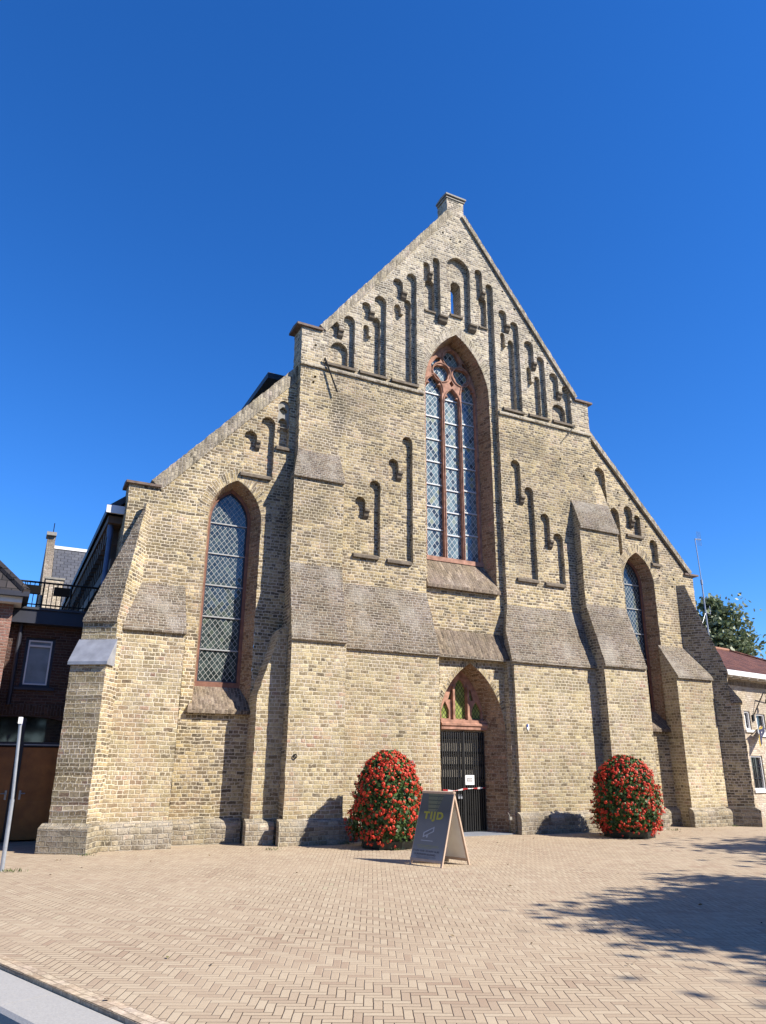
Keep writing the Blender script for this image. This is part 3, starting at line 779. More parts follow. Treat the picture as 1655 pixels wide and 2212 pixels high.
# small piers outside the lancets
for x0, x1, y, zl, zt, lab in ((-8.2, -6.93, .10, 4.16, 5.24, 'left'), (7.22, 8.66, .06, 4.05, 5.02, 'right')):
    mb = MB(); prism(mb, [(y, 0), (y, zl - .06), (y - LIP, zl - .06), (y - LIP, zl), (YA + .01, zt), (YA + .02, 0)], x0, x1, [L_, W, W, W, L_, L_], L_)
    mb.build('aisle_pier', church)
# diagonal corner buttresses
def diag(cx, cy, ax, ay, w, L=0.0):
    a = Vector((ax, ay, 0)).normalized(); t = Vector((-a.y, a.x, 0))
    mb = MB(); c = Vector((cx, cy, 0))
    prof = [(0.88 + L, 0), (0.88 + L, 3.36), (0.62 + L, 3.78), (0.62 + L, 4.20), (0.66 + L, 4.20), (0.66 + L, 4.27), (0.12, 6.35), (-.05, 6.95), (-.35, 6.95), (-.35, 0)]
    mats = [L_, W, L_, W, W, W, W, M_, M_, L_]
    P = []; MM = []
    for i in range(len(prof)):
        j = (i + 1) % len(prof); (da, za), (db, zb) = prof[i], prof[j]; k = max(1, int(math.hypot(db - da, zb - za) / .1)) if j and abs(zb - za) > .3 else 1
        for s in range(k): P.append((da + (db - da) * s / k + (random.uniform(-.012, .012) if s else 0), za + (zb - za) * s / k)); MM.append(mats[i])
    sg = 1 if cx < 0 else -1; tap = lambda z: max(0.0, min(1.0, (z - 4.27) / 2.5)) * (w * .92)      # slope dies to a point on the wall
    A = [c + a * d + t * (w / 2) + Vector((0, 0, z)) for d, z in P]; Bq = [c + a * d - t * (w / 2 - (tap(z) if sg > 0 else 0)) + Vector((0, 0, z)) for d, z in P]
    n = len(P)
    for i in range(n):
        j = (i + 1) % n; mb.face([A[i], Bq[i], Bq[j], A[j]], MM[i])
    mb.face(A[::-1], M_); mb.face(Bq, M_)
    o = mb.build('corner_buttress', church)
    mb = MB()                                                  # cap on the lower step
    q = [(0.93 + L, 3.33), (0.93 + L, 3.39), (0.62 + L, 3.86), (0.62 + L, 3.33)]
    A = [c + a * d + t * (w / 2 + .04) + Vector((0, 0, z)) for d, z in q]; Bq = [c + a * d - t * (w / 2 + .04) + Vector((0, 0, z)) for d, z in q]
    cm = ZINC if cx < 0 else B_WEA
    for i in range(4):
        j = (i + 1) % 4; mb.face([A[i], Bq[i], Bq[j], A[j]], cm)
    mb.face(A[::-1], cm); mb.face(Bq, cm)
    mb.build('buttress_cap', church)
    # plinth
    mb = MB(); e = .11
    q = [(0.88 + L + e, 0), (0.88 + L + e + .02, .42), (0.88 + L, .50), (-.3, .50), (-.3, 0)]
    A = [c + a * d + t * (w / 2 + e) + Vector((0, 0, z)) for d, z in q]; Bq = [c + a * d - t * (w / 2 + e) + Vector((0, 0, z)) for d, z in q]
    for i in range(5):
        j = (i + 1) % 5; mb.face([A[i], Bq[i], Bq[j], A[j]], B_PLI)
    mb.face(A[::-1], B_PLI); mb.face(Bq, B_PLI)
    mb.build('plinth', church)
diag(-8.30, .58, -.55, -.835, .72)
diag(8.74, .58, .62, -.785, .72, .17)
# plinth runs
def plinth(x0, x1, y, h=.46, e=.12):
    mb = MB(); prism(mb, [(y - e, 0), (y - e - .01, h - .12), (y - e * .8, h - .03), (y + .01, h + .03), (y + .05, h + .03), (y + .05, 0)], x0, x1, B_PLI, B_PLI, step=.12, amp=.012)
    mb.build('plinth', church)
plinth(-4.86, -3.40, -.32); plinth(-3.42, -.79, 0); plinth(1.31, 4.05, 0); plinth(4.03, 5.78, -.32); plinth(-5.43, -4.84, .05)
plinth(-6.95, -5.37, YA); plinth(-8.38, -6.86, .10); plinth(5.76, 7.25, YA); plinth(7.14, 8.74, .06)

# ---- great window: tracery, glass, bars
win = thing('great_window', None, None); win.parent = church; win.location = (0, 0, 0)
win.matrix_parent_inverse = Matrix.Translation(-church.location)
def trefoil(cx, cz, r, ph, n=36):
    f = lambda a: r * (0.80 + .20 * abs(math.cos(1.5 * (a - ph))))
    return [(cx + f(a) * math.cos(a), cz + f(a) * math.sin(a)) for a in [2 * math.pi * i / n for i in range(n)]]
def light_hole(x0, x1, zt, zb, k=1.0):
    c = (x0 + x1) / 2; h = head(x0, x1, zt, .8, 8); n = len(h); out = [(x0, zb), (x1, zb)]
    for i, (x, z) in enumerate(h):
        out.append((x, z))
        if i == 3 or i == n - 5: # small cusps pointing inwards
            j = i + 1; mx, mz = (h[i][0] + h[j][0]) / 2, (h[i][1] + h[j][1]) / 2
            out.append((mx + (c - mx) * .38 * k, mz - .035))
    return out
WY = 0.98                                                   # front of the tracery
def wp(p): return (p[0] * 1.0018 + .018, 1.553 + (p[1] - 1.553) * 1.0018)
C3 = [(.35, 13.08), (.00, 12.55), (.67, 12.56)]
ho = [light_hole(-.56, .0, 12.40, 6.86), light_hole(.075, .60, 12.06, 6.86), light_hole(.665, 1.15, 12.40, 6.86)]
ho += [trefoil(C3[0][0], C3[0][1], .285, math.pi / 2), trefoil(C3[1][0], C3[1][1], .285, math.pi / 6 + .2), trefoil(C3[2][0], C3[2][1], .285, .5)]
ho += [[(.26, 12.25), (.34, 12.14), (.42, 12.25), (.34, 12.36)], [(-.33, 12.55), (-.36, 12.74), (-.15, 13.03), (-.02, 13.05), (-.05, 12.92), (-.22, 12.82)], [(1.0, 12.58), (1.0, 12.78), (.84, 13.02), (.72, 13.05), (.74, 12.92), (.89, 12.82)]]
ho = [[wp(p) for p in h_] for h_ in ho]
mb = MB()
fo = [wp(p) for p in lancet(-.72, 1.22, 13.58, 6.76, .84, 20)]
sheet(mb, fo, ho, WY, STONE)
for h_ in ho: walls(mb, h_, WY, WY + .14, STONE)
walls(mb, fo, WY, WY + .16, STONE, outside=True)
def rib(pts, r=.028, closed=False):
    pts = [wp(p) for p in pts]; pts = pts + ([pts[0]] if closed else [])
    for a, b in zip(pts, pts[1:]): mb.bar((a[0], WY - .012, a[1]), (b[0], WY - .012, b[1]), r, STONE, 6)
for cx, cz in C3: rib([(cx + .315 * math.cos(i * math.pi / 12), cz + .315 * math.sin(i * math.pi / 12)) for i in range(24)], .02, True)
for x in (.05, .64): rib([(x, 6.8), (x, 11.7)], .017)
for x0, x1, zt in ((-.58, .045, 12.46), (.045, .63, 12.10), (.63, 1.18, 12.46)): rib(head(x0, x1, zt, .75, 6), .019)
tr = mb.build('tracery', win)
mb = MB(); mb.face([(-.8, WY + .12, 6.7), (1.45, WY + .12, 6.7), (1.45, WY + .12, 13.9), (-.8, WY + .12, 13.9)], G_BIG); mb.build('leaded_glass', win)
BARM = plain('pale saddle bar', (0.62, 0.64, 0.66), 0.5)
for i, z in enumerate((11.78, 11.04, 10.32, 9.63, 8.94, 8.28, 7.62)):
    for x0, x1, dz in ((-.55, .015, .0), (.075, .60, -.1), (.66, 1.15, -.02)):
        mb = MB(); (xa, za), (xb, zb) = wp((x0, z + dz)), wp((x1, z + dz)); mb.box(xa + .003, xb - .003, WY + .085, WY + .115, za + .05 - .018, za + .05 + .018, BARM); mb.build('saddle_bar', win)
mb = MB(); mb.box(-.66, 1.24, WY - .04, WY + .15, 6.76, 6.88, STONE); mb.build('stone_sill', win)
# ---- lancet windows
BARG = plain('grey saddle bar', (0.40, 0.41, 0.41), 0.5)
def lancet_window(x0, x1, zt, zb, bars, name):
    w = thing('lancet_window', None, None); w.parent = church; w.matrix_parent_inverse = Matrix.Translation(-church.location)
    w['label'] = name
    mb = MB(); o_ = lancet(x0 - .05, x1 + .075, zt + .09, zb - .12, .6, 16); i_ = lancet(x0, x1, zt, zb, .6, 16)
    sheet(mb, o_, [i_], .975, SHADEST); walls(mb, i_, .975, 1.06, SHADEST); mb.build('stone_frame', w)
    mb = MB(); i2 = lancet(x0 + .03, x1 - .03, zt - .04, zb + .03, .6, 16); sheet(mb, i_, [i2], 1.02, NAVYFR); walls(mb, i2, 1.02, 1.06, NAVYFR); mb.build('metal_frame', w)
    mb = MB(); mb.face([(x0 - .05, 1.05, zb - .05), (x1 + .05, 1.05, zb - .05), (x1 + .05, 1.05, zt + .05), (x0 - .05, 1.05, zt + .05)], G_LAN); mb.build('leaded_glass', w)
    for z in bars:
        mb = MB(); mb.box(x0 + .01, x1 - .01, 1.015, 1.045, z - .014, z + .014, BARG); mb.build('saddle_bar', w)
    mb = MB(); prism(mb, [(YA - .12, zb - .70), (YA - .12, zb - .62), (1.0, zb - .08), (1.0, zb - .70)], [x0 - .25, x0 - .25, x0 - .1, x0 - .1], [x1 + .24, x1 + .24, x1 + .1, x1 + .1], B_SILL, B_RED, step=9); mb.build('brick_sill', w)
lancet_window(-6.42, -5.52, 7.72, 3.25, (6.92, 6.18, 5.43, 4.70, 3.96), 'tall pointed window left of the nave')
lancet_window(6.22, 7.12, 7.64, 3.20, (6.90, 6.14, 5.38, 4.62, 3.9), 'tall pointed window right of the nave')
# ---- doorway
door = thing('doorway', None, None); door.parent = church; door.matrix_parent_inverse = Matrix.Translation(-church.location)
mb = MB()
ov = lancet(-.34, .95, 3.88, 2.58, .95, 14)
dh = [light_hole(.085, .435, 3.64, 2.66, .5), [(-.30, 2.66), (-.08, 2.66), (-.08, 2.86), (-.14, 3.0), (-.19, 3.08), (-.24, 3.0), (-.30, 2.86)], [(.60, 2.66), (.88, 2.66), (.88, 2.86), (.82, 2.99), (.74, 3.10), (.66, 2.99), (.60, 2.86)],
      [(.55, 3.12), (.66, 3.12), (.58, 3.38), (.54, 3.40)], [(-.10, 3.12), (.0, 3.12), (.02, 3.36), (-.02, 3.34)]]
sheet(mb, ov, dh, .80, STONE)
for h_ in dh: walls(mb, h_, .80, .87, STONE)
for x in (.045, .475): mb.box(x - .03, x + .03, .74, .81, 2.62, 3.45, STONE)
mb.build('tracery', door)
mb = MB(); mb.face([(-.4, .855, 2.6), (1.0, .855, 2.6), (1.0, .855, 3.9), (-.4, .855, 3.9)], G_DOOR); mb.build('leaded_glass', door)
mb = MB()
prism(mb, [(.78, 2.38), (.70, 2.40), (.70, 2.47), (.67, 2.49), (.67, 2.54), (.72, 2.56), (.72, 2.63), (.9, 2.63), (.9, 2.38)], -.36, 1.0, STONE, STONE, step=9)
mb.build('stone_lintel', door)
gate = MB()
nb_ = 20
for i in range(nb_):
    x = -.31 + i * (1.22 / (nb_ - 1)); gate.box(x - .0145, x + .0145, .765, .80, .05, 2.34, BLACK)
for z in (.12, .45, .95, 1.25, 1.55, 1.85, 2.18): gate.box(-.33, .93, .80, .825, z - .025, z + .025, BLACK)
gate.box(.285, .325, .75, .80, .05, 2.36, BLACK)
gate.build('slatted_gate', door)
mb = MB(); mb.box(-.36, .97, .87, .9, 0, 2.4, PALEIN); mb.build('inner_door', door)
mb = MB(); mb.box(-.34, .95, .826, .84, .05, 1.15, BLACK); mb.build('gate_kick_board', door)
BLUEST = plain('blue grey stone', (0.25, 0.27, 0.31), 0.7)
mb = MB(); mb.box(-.68, 1.24, .05, .95, -.1, .025, BLUEST); mb.build('threshold_slab', door)
# iron wall anchors, meter box, monument plate, floodlight, iron ring
for a, b in (((-3.98, .27, 11.60), (-3.62, .22, 10.66)), ((4.37, .28, 11.52), (3.90, .22, 10.95))):
    mb = MB(); mb.bar(a, b, .022 if a[0] < 0 else .012, IRON, 6); mb.bar(a, (a[0], .4, a[2] - .2), .012, IRON, 6); mb.build('wall_anchor', church)
mb = MB(); mb.box(-1.66, -1.56, -.06, .0, 1.47, 1.66, GREYST); mb.build('meter_box', church)
mb = MB(); q = [(1.70, 2.54), (1.70, 2.44), (1.735, 2.38), (1.77, 2.44), (1.77, 2.54)]; extr(mb, q, -.02, .0, WHITE); 
mb.face([(1.70, -.023, 2.54), (1.735, -.023, 2.54), (1.735, -.023, 2.47), (1.70, -.023, 2.47)][::-1], plain('enamel blue', (0.03, 0.07, 0.4), 0.3)); mb.build('monument_shield', church)
mb = MB(); mb.box(1.12, 1.19, .08, .14, .32, .39, GREYST); mb.bar((1.15, .11, .39), (1.2, .26, .48), .01, GREYST, 6); mb.build('floodlight', church)
mb = MB(); n_ = 14
for i in range(n_):
    a0, a1 = 2 * math.pi * i / n_, 2 * math.pi * (i + 1) / n_
    mb.bar((-4.55 + .04 * math.cos(a0), -.345, 1.70 + .04 * math.sin(a0)), (-4.55 + .04 * math.cos(a1), -.345, 1.70 + .04 * math.sin(a1)), .011, IRON, 6)
mb.bar((-4.55, -.31, 1.735), (-4.55, -.36, 1.735), .014, IRON, 8)
mb.build('iron_ring', church)
# ---- church body behind the front: side walls, eaves, glass roof
mb = MB()
mb.box(-8.36, -7.9, 1.1, 32, 0, 6.55, B_MID); mb.box(8.6, 9.06, 1.1, 32, 0, 6.55, B_MID); mb.box(-8.36, 9.06, 31.6, 32, 0, 7, B_MID)
mb.box(-4.6, -4.2, 1.1, 31.5, 6.6, 11.3, B_MID); mb.box(4.6, 5.0, 1.1, 31.5, 6.6, 11.3, B_MID)
mb.build('side_wall', church)
mb = MB()
for s, xe, xi in ((-1, -8.72, -4.6), (1, 9.4, 5.0)):
    q = [(xe, 6.78), (xe, 6.94), (xi, 10.35), (xi, 10.15)]
    A = [(x, .98 if s < 0 else 1.12, z) for x, z in q]; Bq = [(x, 31.4, z) for x, z in q]
    for i in range(4):
        j = (i + 1) % 4; mb.face([A[i], A[j], Bq[j], Bq[i]], LEADROOF)
    mb.face(A, LEADROOF); mb.face(Bq[::-1], LEADROOF)
mb.box(-5.05, 5.4, 1.7, 31.4, 11.45, 11.62, LEADROOF)
mb.build('roof', church)
mb = MB(); mb.box(-8.74, -8.32, .93, .985, 6.78, 6.96, WHITE); mb.build('eaves_end', church)
mb = MB()
mb.box(-8.66, -8.36, 1.1, 31, 6.60, 6.76, TIMBER)
for i in range(60):
    y = 1.5 + i * .48
    mb.box(-8.62, -8.36, y, y + .14, 6.2, 6.6, TIMBER); mb.box(-8.5, -8.36, y + .02, y + .12, 5.85, 6.2, TIMBER)
mb.box(-8.48, -8.36, 1.3, 31, 5.6, 5.85, TIMBER)
mb.build('eaves_brackets', church)
BLUEZ = plain('sky tinted zinc downpipe', (0.10, 0.14, 0.25), 0.4, metal=0.3)  # zinc pipe with the reflected sky blue put into its base colour
mb = MB(); mb.bar((-8.58, 1.3, 6.75), (-8.56, 1.3, 6.3), .065, BLUEZ, 12); mb.bar((-8.56, 1.3, 6.3), (-8.56, 1.3, 3.0), .055, BLUEZ, 12); mb.build('downpipe', church)

# ------------------------------------------------------------------ text helper
def text_mesh(s, size, m, name, bold=0.0, squash=1.0):
    cu = bpy.data.curves.new(name, 'FONT'); cu.body = s; cu.size = size; cu.align_x = 'CENTER'; cu.align_y = 'CENTER'; cu.offset = bold; cu.space_character = 1.0 + bold * 4
    ob = bpy.data.objects.new(name, cu); COL.objects.link(ob)
    dg = bpy.context.evaluated_depsgraph_get(); dg.update()
    me = bpy.data.meshes.new_from_object(ob.evaluated_get(dg)); bpy.data.objects.remove(ob)
    me.materials.clear(); me.materials.append(m)
    return [tuple(v.co) for v in me.vertices], [tuple(p.vertices) for p in me.polygons]

# ------------------------------------------------------------------ A-board
P1 = Vector((-3.535, -4.48, 0)); P3 = Vector((-3.74, -3.78, 0))
ux = (P1 - P3).normalized(); uw = (P1 - P3).length                    # along the width (left to right)
uy = Vector((ux.y, -ux.x, 0)); uy = -uy if uy.x < 0 else uy            # spread direction (front to back)
spread = 0.70; H = 1.135
board = thing('sandwich_board', 'wooden A-frame board with grey TIJD poster standing on the square before the door', 'sandwich board', (-3.35, -4.1, 0))
def fpt(u, v, off=0.0, back=False):
    """point on the leaning front (or back) leaf: u along width, v along the slope 0..1"""
    top = P3 + uy * (spread / 2) + Vector((0, 0, H)); bot = P3 + (uy * spread if back else Vector((0, 0, 0)))
    nrm = ux.cross((top - bot).normalized()); nrm = -nrm if (nrm.dot(-uy if not back else uy) < 0) else nrm
    return bot.lerp(top, v) + ux * u + nrm * off
def leafbox(u0, u1, v0, v1, o0, o1, m, mb, back=False):
    a = [fpt(u, v, o, back) for o in (o0, o1) for u, v in ((u0, v0), (u1, v0), (u1, v1), (u0, v1))]
    for q in ((0, 3, 2, 1), (4, 5, 6, 7), (0, 1, 5, 4), (1, 2, 6, 5), (2, 3, 7, 6), (3, 0, 4, 7)): mb.face([a[i] for i in q], m)
for bk in (False, True):
    mb = MB()
    leafbox(0, .035, 0, 1, -.03, .0, WOOD, mb, bk); leafbox(uw - .035, uw, 0, 1, -.03, .0, WOOD, mb, bk)
    leafbox(.035, uw - .035, .96, 1, -.03, .0, WOOD, mb, bk); leafbox(.035, uw - .035, .055, .09, -.03, .0, WOOD, mb, bk)
    mb.build('frame_leaf', board)
    mb = MB(); leafbox(.02, uw - .02, .075, .985, -.022, -.010, OFFWH, mb, bk); mb.build('backing_panel', board)
def poster_mat():
    k = NT('grey printed poster'); x, y, z = k.sep(k.obj())
    uv = k.uv(); u, v, _ = k.sep(uv)
    c = k.ramp(k.math('ADD', v, k.math('MULTIPLY', k.noise(uv, 6.0), 0.08)), [(0.0, (0.36, 0.38, 0.40)), (0.14, (0.30, 0.315, 0.33)), (0.24, (0.25, 0.255, 0.25)), (0.55, (0.22, 0.222, 0.212)), (0.75, (0.125, 0.126, 0.115)), (1, (0.16, 0.162, 0.135))])
    # faded interior photograph in the upper third: pale olive field between two dark slanted bands
    mid = k.math('MULTIPLY', k.math('LESS_THAN', k.math('ABSOLUTE', k.math('SUBTRACT', u, k.math('ADD', 0.42, k.math('MULTIPLY', k.math('SUBTRACT', v, .6), 0.15)))), k.math('ADD', 0.10, k.math('MULTIPLY', k.math('SUBTRACT', v, .6), 0.45))), k.math('GREATER_THAN', v, 0.70))
    oli = k.mix(k.math('GREATER_THAN', k.math('FRACT', k.math('MULTIPLY', v, 16.0)), 0.82), (0.24, 0.24, 0.13), (0.08, 0.08, 0.06))
    c = k.mix(mid, c, oli)
    lat = k.math('MULTIPLY', k.math('GREATER_THAN', k.math('FRACT', k.math('ADD', k.math('MULTIPLY', v, 24.0), k.math('MULTIPLY', u, 20.0))), 0.7), k.math('MULTIPLY', mid, k.math('GREATER_THAN', u, 0.52)))
    c = k.mix(lat, c, (0.09, 0.10, 0.09))
    k.base(c); k.set(0.5, 0.25)
    return k.m
mb = MB(); 
pm = poster_mat(); a = [fpt(u, v, .003) for u, v in ((.012, .085), (uw - .02, .085), (uw - .02, .985), (.012, .985))]
mb.face(a, pm); leafbox(.012, uw - .02, .085, .985, -.009, .0015, BLACK, mb)
po = mb.build('poster', board)
uvl = po.data.uv_layers[0].data
for li, q in zip(po.data.polygons[0].loop_indices, ((0, 0), (1, 0), (1, 1), (0, 1))): uvl[li].uv = q
YELP = plain('yellow poster ink', (0.50, 0.43, 0.02), 0.4, var=0.03); BLKI = plain('black poster ink', (0.015, 0.016, 0.02), 0.4); GRYI = plain('pale grey poster ink', (0.5, 0.51, 0.52), 0.4)
YPALE = plain('dull yellow poster ink', (0.34, 0.33, 0.12), 0.4)
def ptext(s, uc, vc, wid, hgt, m, bold=0.0, shear=0.0):
    vs, fs = text_mesh(s, 1.0, m, 'txt', bold)
    xs = [v[0] for v in vs]; ys = [v[1] for v in vs]; w0 = max(xs) - min(xs); h0 = max(ys) - min(ys)
    mb = MB()
    for f in fs:
        mb.face([fpt(uc + (vs[i][0] - (max(xs) + min(xs)) / 2) / w0 * wid, vc + ((vs[i][1] - (max(ys) + min(ys)) / 2) / h0 * hgt + shear * (vs[i][0] / w0)) / 1.17, .006) for i in f], m)
    return mb.build('printed_lettering', po)
ptext('TIJD', .355, .645, .45, .155, YELP, .055)
ptext('17 JUN 10.00  25 NOV 16.00', .325, .185, .59, .034, BLKI, .012)
ptext('DE BROEREKERK BOLSWARD', .315, .145, .48, .030, NAVYFR, .006)
mb = MB(); q = [(.20, .36), (.43, .445), (.43, .515), (.20, .43)]
mb.face([fpt(u, v, .005) for u, v in q], GRYI); mb.face([fpt(u, v, .005) for u, v in ((.27, .385), (.31, .40), (.31, .365), (.275, .36))], GRYI)
mb.face([fpt(u, v, .0065) for u, v in ((.225, .385), (.405, .452), (.405, .49), (.225, .42))], plain('grey banner ink', (0.17, 0.175, 0.18), .4))
for v0, v1, u0, u1, m in ((.318, .328, .17, .44, GRYI), (.258, .264, .10, .58, YPALE), (.240, .246, .12, .60, YPALE), (.222, .226, .12, .45, YPALE), (.118, .121, .10, .56, NAVYFR), (.105, .108, .14, .58, NAVYFR), (.093, .096, .14, .42, NAVYFR)):
    mb.face([fpt(u, v, .005) for u, v in ((u0, v0), (u1, v0), (u1, v1), (u0, v1))], m)
mb.build('printed_graphics', po)
B_LOOSE = plain('loose old brick', (0.42, 0.34, 0.25), 0.9, var=0.3, scale=25, bump=0.006)
for i, (c, ang, lab) in enumerate((((-2.90, -3.72, .055), .3, 'pale loose brick weighing down the sandwich board, in front of the dark one'), ((-2.78, -3.45, .055), .5, 'brown loose brick weighing down the sandwich board, behind the pale one'))):
    mb = MB(); ax = Vector((math.cos(ang), math.sin(ang), 0)) * .11; ay = Vector((-math.sin(ang), math.cos(ang), 0)) * .06
    mb.obox((0, 0, 0), ax, ay, (0, 0, .055), B_LOOSE if i == 0 else LEDGE)
    o = mb.build('loose_brick'); o.location = c; tag(o, lab, 'brick', 'loose bricks under the sandwich board')

# ------------------------------------------------------------------ notice, tape, padlocks on the gate
mb = MB(); mb.box(.31, .59, .755, .762, 1.095, 1.32, WHITE)
pan = lambda x0, x1, z0, z1, m, d: mb.face([(x0, .755 - d, z0), (x1, .755 - d, z0), (x1, .755 - d, z1), (x0, .755 - d, z1)], m)
pan(.37, .53, 1.175, 1.245, NAVYFR, .002); pan(.385, .515, 1.19, 1.23, WHITE, .004); pan(.395, .50, 1.214, 1.219, NAVYFR, .005); pan(.395, .50, 1.201, 1.206, NAVYFR, .005)
tag(mb.build('paper_notice'), 'white square paper notice with dark box fixed on the black gate', 'notice')
TAPR = plain('red barrier tape', (0.45, 0.03, 0.035), .4); TAPW = plain('white barrier tape', (.75, .75, .75), .4)
mb = MB(); N = 44
for i in range(N):
    t0, t1 = i / N, (i + 1) / N
    f = lambda t: (-.33 + 1.26 * t, .742, .985 + .04 * t - .05 * math.sin(math.pi * min(1, t * 2)) * .6)
    tw = lambda t: .013 + .009 * math.sin(t * 17)
    (x0, y0, z0), (x1, y1, z1) = f(t0), f(t1)
    m = TAPR if int(t0 * 9) % 2 == 0 else TAPW
    mb.face([(x0, y0 + .006 * math.sin(t0 * 17), z0 - tw(t0)), (x1, y1 + .006 * math.sin(t1 * 17), z1 - tw(t1)), (x1, y1, z1 + tw(t1)), (x0, y0, z0 + tw(t0))], m)
tag(mb.build('barrier_tape'), 'red and white barrier tape strung across the black gate', 'barrier tape')
for x, l in ((.115, 'left of two padlocks hanging on the black gate under the tape'), (.185, 'right of two padlocks hanging on the black gate under the tape')):
    pr_ = thing('padlock', l, 'padlock', (x, .735, .80), 'padlocks on the gate')
    mb = MB(); mb.box(x - .022, x + .022, .722, .748, .78, .83, STEEL); mb.build('padlock_body', pr_)
    mb = MB()
    for i in range(8):
        a0, a1 = math.pi * i / 8, math.pi * (i + 1) / 8
        mb.bar((x + .015 * math.cos(a0), .735, .845 + .03 * math.sin(a0)), (x + .015 * math.cos(a1), .735, .845 + .03 * math.sin(a1)), .004, STEEL, 6)
    for s in (-1, 1): mb.bar((x + s * .015, .735, .825), (x + s * .015, .735, .847), .004, STEEL, 6)
    mb.build('shackle', pr_)

# ------------------------------------------------------------------ foliage helpers
def leafmat(name, stops, rough=0.5, trans=0.25, scale=3.0):
    k = NT(name); n = k.n.new('ShaderNodeNewGeometry')
    rnd = n.outputs['Random Per Island']
    f = k.math('ADD', k.math('MULTIPLY', rnd, 0.7), k.math('MULTIPLY', k.noise(k.pos(), scale), 0.3))
    c = k.ramp(f, stops); c = k.base(c); k.set(rough, 0.35)
    if trans:
        k.b.inputs['Transmission Weight'].default_value = 0.0
        tr = k.n.new('ShaderNodeBsdfTranslucent'); k.link(c, tr.inputs['Color'])
        mx = k.n.new('ShaderNodeMixShader'); mx.inputs[0].default_value = trans
        k.link(k.b.outputs[0], mx.inputs[1]); k.link(tr.outputs[0], mx.inputs[2])
        k.link(mx.outputs[0], k.n['Material Output'].inputs['Surface'])
    return k.m
def quads_mesh(name, C, T, B, mat, parent=None, cup=0.0):
    """C centres, T half-length vectors, B half-width vectors -> leaf-shaped hexagon faces"""
    n = len(C)
    P = np.stack([C - T, C - T * .3 + B, C + T * .35 + B * .8, C + T, C + T * .35 - B * .8, C - T * .3 - B], 1)
    if cup:
        N = np.cross(T, B); N /= np.linalg.norm(N, axis=1, keepdims=True) + 1e-9
        P[:, (1, 2, 4, 5)] += (N * cup * np.linalg.norm(B, axis=1, keepdims=True))[:, None]
    V = P.reshape(-1, 3)
    me = bpy.data.meshes.new(name); me.vertices.add(len(V)); me.vertices.foreach_set('co', V.astype(np.float32).ravel())
    me.loops.add(n * 6); me.loops.foreach_set('vertex_index', np.arange(n * 6, dtype=np.int32))
    me.polygons.add(n); me.polygons.foreach_set('loop_start', np.arange(0, n * 6, 6, dtype=np.int32)); 
    me.materials.append(mat); me.update(calc_edges=True); me.validate()
    o = bpy.data.objects.new(name, me); COL.objects.link(o)
    if parent: o.parent = parent; o.matrix_parent_inverse = Matrix.Translation(-Vector(parent_loc(parent)))
    return o
def unit(v): return v / (np.linalg.norm(v, axis=1, keepdims=True) + 1e-9)
LEAFB = leafmat('geranium leaf', [(0, (0.03, 0.07, 0.018)), (0.5, (0.07, 0.14, 0.035)), (1, (0.15, 0.25, 0.07))], .5, .2)
PETAL = leafmat('red geranium petal', [(0, (0.52, 0.018, 0.010)), (0.5, (0.80, 0.055, 0.025)), (1, (0.95, 0.13, 0.055))], .55, .2)
POT = plain('dark green plastic planter', (0.012, 0.022, 0.018), 0.4)
